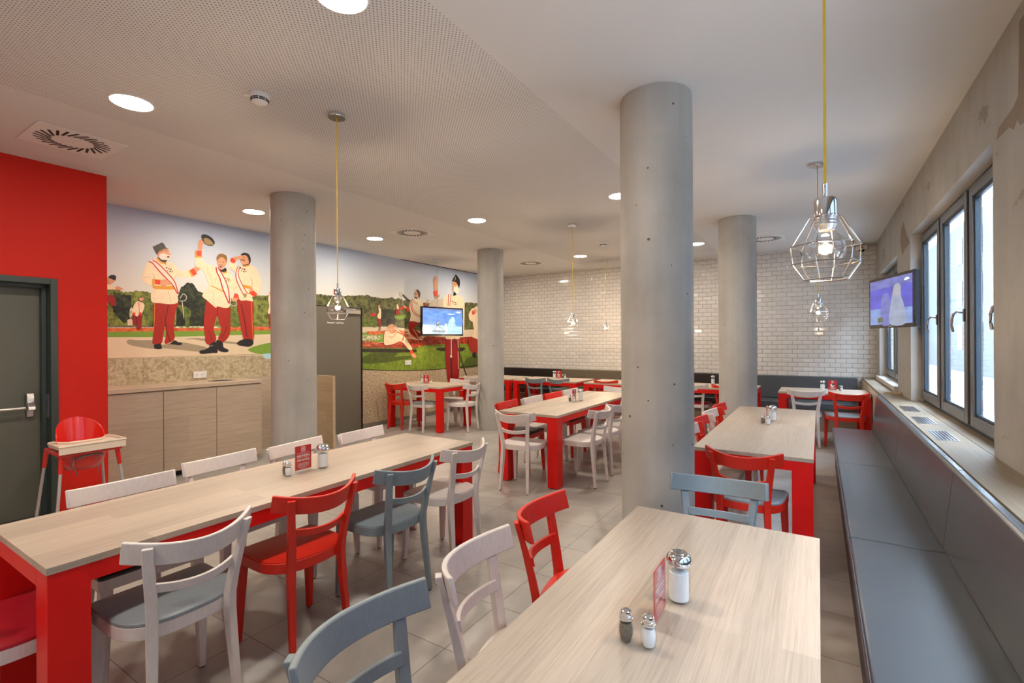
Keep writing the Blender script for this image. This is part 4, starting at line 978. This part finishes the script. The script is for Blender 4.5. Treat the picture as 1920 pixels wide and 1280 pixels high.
# ------------------------------------------------------------------ bench along the tiled wall
tb = empty('wall_bench', (0, 0, 0), label='long upholstered bench along the tiled wall in dark and grey sections', cat='bench')
MB().box((XM + .02, 9.30, 0), (.535, YT - .002, .33)).build('plinth', 'plinth', tb)
MB().box((XM + .02, 9.26, .331), (.535, YT - .002, .355)).build('seat_board', 'oak_x', tb)
seg = [(.537, -1.27, 'bench_grey'), (-1.27, -3.07, 'bench_black'), (-3.07, -4.87, 'bench_grey_warm_lit'), (-4.87, -6.60, 'bench_black')]
for b, a, m in seg:
    o = MB().box((a + .002, 9.24, .356), (b - .002, 9.74, .462)).build('seat_cushion', m, tb, bevel=.012, seg=4)
    o2 = MB().box((a + .002, 9.752, .464), (b - .002, YT - .002, .858)).build('back_cushion', m, tb, bevel=.010, seg=3)

# ------------------------------------------------------------------ things on the tables
def sugar_proto():
    r = empty('sugar_shaker')
    j = MB().lathe([(.001, .004), (.030, .004), (.034, .007), (.034, .012), (.031, .017), (.0315, .098), (.0295, .108), (.029, .116)], 48, flute=16, fl=.012, cap=False).build('glass_jar', 'glass', r)
    MB().lathe([(.001, .008), (.0265, .008), (.027, .02), (.027, .085), (.024, .088), (.001, .090)], 24, cap=False).build('sugar', 'sugar', j)
    l = MB().lathe([(.031, .108), (.0345, .109), (.0345, .114), (.033, .116), (.0355, .118), (.0355, .124), (.034, .127), (.031, .134), (.024, .140), (.010, .142), (.001, .142)], 32, cap=False).build('lid', 'chrome', r)
    MB().box((-.011, -.024, .1415), (.011, .004, .1435)).build('flap', 'steel', l, bevel=.0008)
    return r
def shaker_proto(fill):
    r = empty('salt_shaker' if fill == 'sugar' else 'pepper_shaker')
    j = MB().lathe([(.001, .002), (.0150, .002), (.0175, .006), (.0195, .022), (.0195, .036), (.0165, .052), (.0145, .058)], 40, flute=10, fl=.035, cap=False).build('glass_body', 'glass', r)
    MB().lathe([(.001, .005), (.013, .005), (.0165, .020), (.0165, .036), (.014, .048), (.001, .049)], 20, cap=False).build('filling', 'sugar' if fill == 'sugar' else 'pepper', j)
    c = MB().lathe([(.0150, .056), (.0172, .056), (.0172, .060), (.0158, .061), (.0165, .063), (.0160, .066), (.0150, .067), (.0152, .070), (.0135, .076), (.008, .080), (.001, .0808)], 24, cap=False).build('cap', 'chrome', r)
    h = MB()
    for k in range(6): h.lathe([(.0009, .0795), (.0009, .0800)], 6, c=(.006 * cos(k * pi / 3), .006 * sin(k * pi / 3), 0))
    h.build('cap_hole', 'black_slot', c); c.children[0]['kind'] = 'stuff'
    return r
def card_proto(pic=False):
    # a card in a clear stand; the print faces local +X, width along Y
    r = empty('table_card'); w = .105; h = .150
    MB().box((-.0022, -w / 2 - .002, .0), (-.0006, w / 2 + .002, h)).box((.0012, -w / 2 - .002, .0), (.0028, w / 2 + .002, h)).box((-.0022, -w / 2 - .002, .0), (.045, w / 2 + .002, .002)).build('acrylic_stand', 'acrylic', r, smooth=0)
    cd_ = MB().box((-.0004, -w / 2, .012), (.0008, w / 2, h)).build('card', 'card', r, smooth=0)
    for sgn in (1, -1):
        Rm = R90 if sgn == 1 else Matrix.Rotation(pi, 4, 'Z') @ R90
        T = lambda dy, z: Matrix.Translation((.00095 if sgn == 1 else -.00045, dy, z)) @ Rm
        lg_ = MB(); o = .0001
        m = Matrix.Identity(4)
        xx = .0009 if sgn == 1 else -.00062
        bx = lambda y0, z0, y1, z1: lg_.box((xx, y0, z0), (xx + .0002, y1, z1))
        bx(-.013, .121, .013, .1245); bx(-.013, .140, .013, .1435); bx(-.013, .121, -.0095, .1435); bx(.0095, .121, .013, .1435); bx(-.006, .129, .006, .1365)
        bx(-.016, .115, .016, .1175)
        if pic and sgn == 1: pass
        lg_.build('card_emblem', 'white_ink', cd_, smooth=0)
        if pic:
            q = MB(); xq = xx
            for (cy, cz, rr, n) in ((.0, .078, .026, 20),):
                q.lathe([(rr, 0), (rr, .0002), (.0001, .0002)], n, mat=Matrix.Translation((xq, cy, cz)) @ Matrix.Rotation(pi / 2, 4, 'Y'))
            q.build('card_picture', 'white_ink', cd_)
            q = MB(); q.lathe([(.015, 0), (.015, .0002), (.0001, .0002)], 16, mat=Matrix.Translation((xq + sgn * .0002, .010 * sgn, .090)) @ Matrix.Rotation(pi / 2, 4, 'Y')); q.build('card_picture', 'dark_ink', cd_)
            q = MB(); [q.box((xq, -.035 + .004 * i, .045 - i * .010), (xq + .0002, .035 - .004 * i, .049 - i * .010)) for i in range(3)]; q.build('card_lines', 'white_ink', cd_)
        else:
            text_mesh('ABRÄUMEN.', .0155, M['white_ink'], 'card_lettering', cd_, T(0, .087), bold=.0005, ext=.00005)
            text_mesh('1000 DANKE.', .0145, M['white_ink'], 'card_lettering', cd_, T(0, .062), bold=.0005, ext=.00005)
            q = MB()
            for zz, hw, hh in ((.105, .040, .0022), (.080, .040, .0022), (.046, .034, .0018), (.040, .038, .0018), (.034, .036, .0018), (.026, .034, .0018), (.020, .022, .0018)):
                for i in range(6): q.box((xx, -hw + i * hw / 3 + .001, zz), (xx + .0002, -hw + (i + 1) * hw / 3 - .001, zz + hh))
            q.build('card_lines', 'pale_ink' if False else 'white_ink', cd_, smooth=0)
    return r
P_S, P_SA, P_PE, P_C, P_CP = sugar_proto(), shaker_proto('sugar'), shaker_proto('pepper'), card_proto(), card_proto(True)
used = set()
def put(proto, x, y, rz, lab, cat, grp):
    o = proto if proto not in used else copy_tree(proto); used.add(proto)
    o.location = (x, y, .7455); o.rotation_euler = (0, 0, radians(rz)); tag(o, lab, cat, grp)
def set_on(where, sug=None, card=None, salt=None, pep=None, rz=0, pic=False):
    if sug: put(P_S, *sug, 20, 'glass sugar shaker with chrome lid on ' + where, 'sugar shaker', 'sugar shakers')
    if card: put(P_CP if pic else P_C, *card, rz, 'red card in a clear stand on ' + where, 'table card', 'red table cards')
    if salt: put(P_SA, *salt, 0, 'small salt shaker on ' + where, 'salt shaker', 'salt shakers')
    if pep: put(P_PE, *pep, 0, 'small pepper shaker on ' + where, 'pepper shaker', 'pepper shakers')
set_on('the near right table', (-.345, 1.440), (-.365, 1.313), (-.357, 1.184), (-.413, 1.180))
set_on('the long left table', (-2.520, 1.850), (-2.552, 1.742), (-2.529, 1.632), (-2.566, 1.640))
set_on('the second bench table', (-.363, 5.070), (-.400, 4.955), (-.382, 4.840), (-.425, 4.860), rz=0)
set_on('the middle table', (-2.530, 5.600), (-2.560, 5.480), (-2.525, 5.400), (-2.595, 5.430))
set_on('the small table below the television', (-6.045, 6.53), (-5.93, 6.50), (-5.84, 6.53), None, rz=-75, pic=True)
set_on('the wall table with two grey chairs', (-4.50, 8.70), (-4.39, 8.68), (-4.28, 8.74), (-4.31, 8.70), rz=-80, pic=True)
set_on('the window corner table', (.045, 8.44), (.165, 8.44), (.275, 8.46), (.262, 8.50), rz=-90, pic=True)
set_on('the wall table between the right columns', (-1.52, 8.78))

# ------------------------------------------------------------------ pendant lamps
def pendant_proto(rod='yellow', zb=1.735):
    r = empty('pendant_lamp')
    MB().lathe([(.057, CEIL - .024), (.059, CEIL - .020), (.059, CEIL - .001)], 32).build('canopy', 'chrome', r)
    MB().tube([(0, 0, zb + .165), (0, 0, CEIL - .022)], .0034, 8).build('cord', rod, r)
    s = MB().lathe([(.006, zb + .128), (.006, zb + .165)], 12).build('cord_grip', 'chrome', r)
    MB().lathe([(.001, zb + .128), (.022, zb + .127), (.026, zb + .121), (.026, zb + .078), (.001, zb + .078)], 28, cap=False).build('socket', 'chrome', r)
    MB().lathe([(.0245, zb + .078), (.0255, zb + .074), (.0235, zb + .070), (.0255, zb + .066), (.0235, zb + .062), (.0255, zb + .058), (.0225, zb + .052), (.020, zb + .044)], 28, cap=False).build('threaded_ring', 'steel', r)
    b = MB(); prof = [(.0175, zb + .052), (.0185, zb + .044), (.026, zb + .034)]
    for i in range(13):
        a = pi / 2 * .62 - (pi / 2 * .62 + pi / 2) * i / 12; prof.append((max(.0004, .046 * cos(a)), zb - .004 + .046 * sin(a)))
    b.lathe(prof, 28, cap=False); gb = b.build('glass_bulb', 'bulb_glass', r, smooth=60)
    f = MB()
    pts = []
    for i in range(48):
        a = i / 47 * 2 * pi * 1.0; pts.append((.013 * cos(a), .013 * sin(a), zb + .004 * cos(9 * a)))
    f.tube(pts, .0016, 5); f.build('filament', 'filament', gb)
    MB().tube([(0, 0, zb + .05), (0, 0, zb + .012)], .003, 8).tube([(0, 0, zb + .014), (.013, 0, zb + .002)], .0006, 4).tube([(0, 0, zb + .014), (-.013, 0, zb)], .0006, 4).build('filament_support', 'glass', gb)
    c = MB(); K = 6; prof = [(.026, zb + .080), (.036, zb + .079), (.079, zb + .004), (.076, zb - .042), (.050, zb - .082)]
    for k in range(K):
        a = 2 * pi * k / K + .25; c.tube([(q * cos(a), q * sin(a), z) for q, z in prof], .0023, 6)
    for rr, z in ((.080, zb + .006), (.077, zb - .040), (.050, zb - .082)):
        P = [(rr * cos(2 * pi * k / K + .25), rr * sin(2 * pi * k / K + .25), z) for k in range(K)]
        for k in range(K): c.tube([P[k], P[(k + 1) % K]], .0021, 6)
    c.tube([(.027 * cos(2 * pi * k / 20), .027 * sin(2 * pi * k / 20), zb + .080) for k in range(20)], .0022, 6, closed=True)
    c.build('wire_cage', 'wire', r)
    l = bpy.data.lights.new('bulb_light', 'POINT'); l.energy = 8.0; l.color = (1.0, .76, .52); l.shadow_soft_size = .010
    lo = bpy.data.objects.new('bulb_light', l); C.objects.link(lo); lo.parent = r; lo.location = (0, 0, zb)
    return r
PP = pendant_proto()
LP = [(.016, 1.49, 0, 'wire cage pendant lamp with yellow cord hanging large in the right foreground'),
      (-.002, 5.087, 25, 'smaller wire cage pendant lamp on the right, seen below the foreground one'),
      (-2.775, 2.163, 10, 'wire cage pendant lamp above the long left table'),
      (-2.771, 5.90, 40, 'wire cage pendant lamp above the middle table'),
      (-3.528, 9.00, 5, 'wire cage pendant lamp near the tiled wall'),
      (-6.14, 7.06, 15, 'wire cage pendant lamp hanging in front of the television')]
for i, (x, y, rz, lab) in enumerate(LP):
    o = PP if i == 0 else copy_tree(PP)
    o.location = (x, y, 0); o.rotation_euler = (0, 0, radians(rz)); tag(o, lab, 'pendant lamp', 'wire cage pendant lamps')

# ------------------------------------------------------------------ downlights
def down_proto():
    r = empty('ceiling_downlight')
    MB().lathe([(.121, .0), (.121, -.003), (.112, -.006), (.110, -.002)], 40, cap=False).build('trim_ring', 'white_plastic', r)
    MB().lathe([(.0005, -.0035), (.110, -.0035)], 40, cap=False).build('diffuser', 'lamp_disc', r)
    return r
DP = down_proto()
DL = [(-3.735, 1.336, 'large lit round downlight at upper left beside the air vent'), (-5.665, 3.233, 'lit round downlight above the mural, left of the first column'),
      (-5.64, 5.07, 'lit round downlight between the first column and the ceiling vent'), (-3.709, 5.034, 'lit round downlight above the aisle, left of the big column'),
      (-3.704, 8.227, 'lit round downlight near the tiled wall, left of the big column'), (-1.80, 5.03, 'lit round downlight just behind the edge of the big column'),
      (-1.664, 8.239, 'lit round downlight near the tiled wall, right of the big column'), (-1.80, 1.432, 'lit round downlight at the very top edge of the photo'),
      (-5.65, 8.20, 'lit round downlight over the leftmost wall table'), (-3.73, -1.0, 'added fill downlight behind the viewer on the left'), (-1.80, -1.0, 'added fill downlight behind the viewer on the right')]  # the last two are unseen, added to fill the room with light
for i, (x, y, lab) in enumerate(DL):
    o = DP if i == 0 else copy_tree(DP)
    o.location = (x, y, CEIL); tag(o, lab, 'ceiling light', 'round ceiling downlights')

# ------------------------------------------------------------------ vents, smoke detectors, camera dome
def vent_proto():
    r = empty('air_vent'); h = .26
    pl = MB().box((-h, -h, -.006), (h, h, 0)).build('plate', 'white_paint', r, bevel=.003)
    for k in range(24):
        a = 2 * pi * k / 24; m = Matrix.Rotation(a, 4, 'Z') @ Matrix.Translation((.170, 0, 0)) @ Matrix.Rotation(radians(32), 4, 'Z')
        MB().box((-.058, -.0085, -.0072), (.058, .0085, -.0058), m).build('slot', 'black_slot', pl, smooth=0)
    MB().lathe([(.004, -.0085), (.004, -.006)], 10).build('screw', 'steel', pl)
    return r
VP = vent_proto()
for i, (x, y, lab) in enumerate(((-4.831, 1.349, 'square ceiling vent with radial slots above the red wall'), (-4.894, 5.092, 'square ceiling vent with radial slots between two downlights'),
                                 (-4.861, 8.40, 'square ceiling vent with radial slots near the tiled wall'), (-.69, 8.43, 'square ceiling vent half hidden by the far right column'))):
    o = VP if i == 0 else copy_tree(VP)
    o.location = (x, y, CEIL); tag(o, lab, 'air vent', 'swirl air vents')
def smoke_proto():
    r = empty('smoke_detector')
    b = MB().lathe([(.058, 0), (.058, -.016), (.052, -.020), (.050, -.024), (.046, -.046), (.030, -.056), (.001, -.058)], 32, cap=False).build('housing', 'white_plastic', r)
    for z in (-.030, -.040):
        for k in range(8):
            a = 2 * pi * k / 8; rr = .0482 if z > -.035 else .0470
            MB().box((rr - .004, -.0155, z - .0032), (rr + .0022, .0155, z + .0028), Matrix.Rotation(a, 4, 'Z')).build('slot', 'black_slot', b, smooth=0)
    MB().box((-.098, -.012, -.002), (-.057, .012, 0)).build('mounting_tab', 'white_plastic', r)
    return r
SPR = smoke_proto()
for i, (x, y, lab) in enumerate(((-2.955, 1.729, 'white smoke detector on the perforated ceiling near the left pendant'), (-2.892, 7.307, 'small white smoke detector far down the ceiling beside the big column'))):
    o = SPR if i == 0 else copy_tree(SPR)
    o.location = (x, y, CEIL); o.rotation_euler = (0, 0, radians(30)); tag(o, lab, 'smoke detector', 'smoke detectors')
dm = empty('security_camera', (.60, 9.70, CEIL - .07), label='small dome camera in the corner under the ceiling', cat='camera')
MB().box((-.07, -.02, -.02), (.07, .14, .03)).build('bracket', 'white_plastic', dm, bevel=.004)
MB().lathe([(.052, -.022), (.052, -.034), (.045, -.036)], 24).build('housing', 'white_plastic', dm)
MB().sphere((0, 0, -.036), .040, 20, 10).build('dome', 'tv_black', dm)

# ------------------------------------------------------------------ televisions
SB = dict(blue=emit('screen blue', (0.10, 0.10, 0.62), .34, .35), violet=emit('screen violet', (0.17, 0.19, 0.55), .34, .3), pale=emit('screen pale blue', (0.24, 0.36, 0.72), .34, .25),
          grey=emit('screen grey', (0.34, 0.40, 0.55), .34, .2), yellow=emit('screen yellow', (0.45, 0.42, 0.14), .34, .2), skin=emit('screen beige', (0.42, 0.42, 0.48), .34, .2),
          bright=emit('screen bright blue', (0.14, 0.33, 0.95), .45, .35), light=emit('screen light', (0.50, 0.75, 1.0), .45, .2), white=emit('screen white', (0.9, 0.95, 1.0), .42), green=emit('screen olive', (0.10, 0.13, 0.05), .3, .5))
def tv(a, b, z0, z1, shapes, base_, lab, wall_pt):
    # a, b: floor plan positions of the left and right edge as seen from the room
    A, B = Vector((*a, 0)), Vector((*b, 0)); w = (B - A).length; mid = (A + B) / 2; h = z1 - z0
    ang = atan2((B - A).y, (B - A).x)          # local +x runs along the screen, local -y faces the room
    r = empty('television', (mid.x, mid.y, z0), ang, label=lab, cat='television')
    bz = .028
    MB().box((-w / 2, 0, 0), (w / 2, .045, h)).box((-w / 2 + .1, .045, .08), (w / 2 - .1, .075, h - .08)).build('housing', 'tv_black', r, bevel=.005)
    mats = [SB[base_]]; mb = MB(); x0_, x1_ = -w / 2 + bz, w / 2 - bz; z0_, z1_ = bz + .008, h - bz
    mb.box((x0_, -.0012, z0_), (x1_, 0, z1_))
    for i, (c, pts) in enumerate(shapes):
        if SB[c] not in mats: mats.append(SB[c])
        mb.mi = mats.index(SB[c]); Q = [Vector((x0_ + u * (x1_ - x0_), -.0014 - i * .0001, z0_ + v * (z1_ - z0_))) for u, v in smoothpoly(pts) ] if len(pts) > 4 else [Vector((x0_ + u * (x1_ - x0_), -.0014 - i * .0001, z0_ + v * (z1_ - z0_))) for u, v in pts]
        for tri in tessellate_polygon([Q]): mb.f([mb.v(Q[k]) for k in tri])
    mb.build('screen', mats, r, smooth=0)
    MB().box((-.03, -.001, .011), (.03, 0, .018)).build('maker_badge', 'steel', r)
    inv = r.matrix_basis.inverted() if False else (Matrix.Translation(r.location) @ Matrix.Rotation(ang, 4, 'Z')).inverted()
    P = inv @ Vector(wall_pt); arm = MB()
    arm.box((-.1, .075, h / 2 - .1), (.1, .09, h / 2 + .1)); arm.tube([(0, .085, h / 2), (P.x * .45 + .1, P.y * .5, h / 2), (P.x, P.y, h / 2)], .018, 8)
    arm.build('wall_arm', 'tv_black', r)
    return r
tv((.447, 6.257), (.703, 5.42), 1.602, 2.102,
   [('pale', [(0, 0), (1, 0), (1, .33), (0, .36)]), ('blue', [(0, .36), (1, .33), (1, 1), (0, 1)]), ('violet', [(0, .80), (1, .82), (1, 1), (0, 1)]),
    ('violet', [(.30, 0), (.28, .40), (.32, .62), (.42, .70), (.50, .60), (.54, .30), (.52, 0)]), ('grey', [(.50, 0), (.52, .40), (.56, .62), (.60, .80), (.68, .86), (.76, .78), (.76, .58), (.82, .40), (.86, 0)]),
    ('skin', [(.60, .60), (.60, .76), (.68, .84), (.74, .76), (.72, .60)]), ('green', [(.20, .04), (.34, .05), (.34, .16), (.20, .15)]),
    ('white', [(.83, .90), (.87, .935), (.92, .93), (.95, .90), (.90, .885), (.86, .88)])],
   'blue', 'television with a blue picture on a wall arm in front of the windows', (XW - .002, 6.75, 1.85))
tv((-6.385, 6.88), (-6.19, 7.905), 1.605, 2.17,
   [('light', [(0, 0), (1, 0), (1, .32), (0, .36)]), ('bright', [(0, .36), (.3, .36), (.3, 1), (0, 1)]), ('pale', [(.0, .92), (1, .92), (1, 1), (0, 1)]),
    ('light', [(.62, .05), (.62, .40), (.68, .60), (.75, .70), (.80, .60), (.84, .30), (.86, .05)]), ('bright', [(.83, .34), (.81, .55), (.80, .72), (.90, .75), (1, .70), (1, .34)]),
    ('white', [(.60, .80), (.68, .82), (.80, .80), (.80, .785), (.68, .77), (.62, .785)]), ('white', [(.83, .89), (.87, .915), (.93, .915), (.96, .89), (.93, .85), (.87, .85)]), ('white', [(.53, .0), (.60, .0), (.60, .42), (.54, .40)]),
    ('skin', [(.22, .07), (.55, .07), (.55, .14), (.22, .14)])],
   'bright', 'television with a pale blue picture in front of the mural', (XM + .012, 7.3, 1.9))

# ------------------------------------------------------------------ high chair
hc = empty('high_chair', (-4.80, 1.385, 0), label='red plastic high chair with cream tray beside the grey door', cat='high chair')
sh = MB()   # seat shell: rounded bucket, open towards +X, tall arched back at -X
def shell(t0, k): pass
rings = []
n = 28
for lev, (z, sx, sy) in enumerate(((.545, .115, .125), (.60, .150, .165), (.70, .165, .180), (.735, .170, .185))):
    rings.append([Vector((sx * cos(2 * pi * i / n), sy * sin(2 * pi * i / n), z)) for i in range(n)])
bk = []
for i in range(n):
    a = 2 * pi * i / n; c_ = -cos(a); rise = max(0.0, c_ - .05) ** .55 * .19
    bk.append(Vector((.172 * cos(a) - .03 * max(0, c_), .187 * sin(a), .735 + rise)))
R_ = rings + [bk]
outer = [[Vector((p.x, p.y, p.z)) for p in r] for r in R_]
inner = [[Vector((p.x * .95, p.y * .95, max(p.z, .552))) for p in r] for r in R_]
sh.loft(outer + inner[::-1])
so = sh.build('seat_shell', 'hc_red', hc, smooth=60)
fl = MB(); fl.prism([(.225, -.235), (.225, .235), (-.20, .225), (-.20, -.225)], .675, .705)
fl.build('seat_rim', 'hc_red', hc, bevel=.012, seg=3)
for sx, sy in ((1, -1), (1, 1), (-1, -1), (-1, 1)):
    top = Vector((.185 * sx, .205 * sy, .69)); foot = Vector((.275 * sx + .0, .285 * sy, .0))
    d = (foot - top)
    l = MB().tube([top + d * .12, foot], .0125, 10).build('leg', 'hc_leg', hc)
    MB().tube([top - d * .01, top + d * .19], .021, 10, r1=.0165).build('leg_socket', 'hc_red', hc)
tr = MB()
ox = [(.265, -.245), (.265, .245), (.0, .245), (-.06, .225), (-.06, .190), (.02, .165), (.075, .12), (.09, 0), (.075, -.12), (.02, -.165), (-.06, -.190), (-.06, -.225), (.0, -.245)]
tr.prism(ox, .735, .748); tr.build('tray', 'hc_white', hc, bevel=.003)
lip = MB(); lip.tube([(x, y, .757) for x, y in ox], .009, 6, closed=True); lip.build('tray_rim', 'hc_white', hc)
tr2 = MB().box((.257, -.247, .700), (.268, .247, .752)); tr2.build('tray_front', 'hc_white', hc, bevel=.003)
st_ = MB(); st_.tube([(.17, -.10, .64), (.19, -.05, .66), (.18, .03, .665), (.17, .10, .65)], .008, 6); st_.tube([(.175, -.12, .66), (.20, -.13, .60), (.19, -.10, .53)], .007, 6); st_.tube([(.175, .05, .64), (.185, .06, .56), (.18, .055, .50)], .0022, 5)
st_.build('harness_strap', 'strap', hc)
hc.scale = (.88, .80, 1.0)
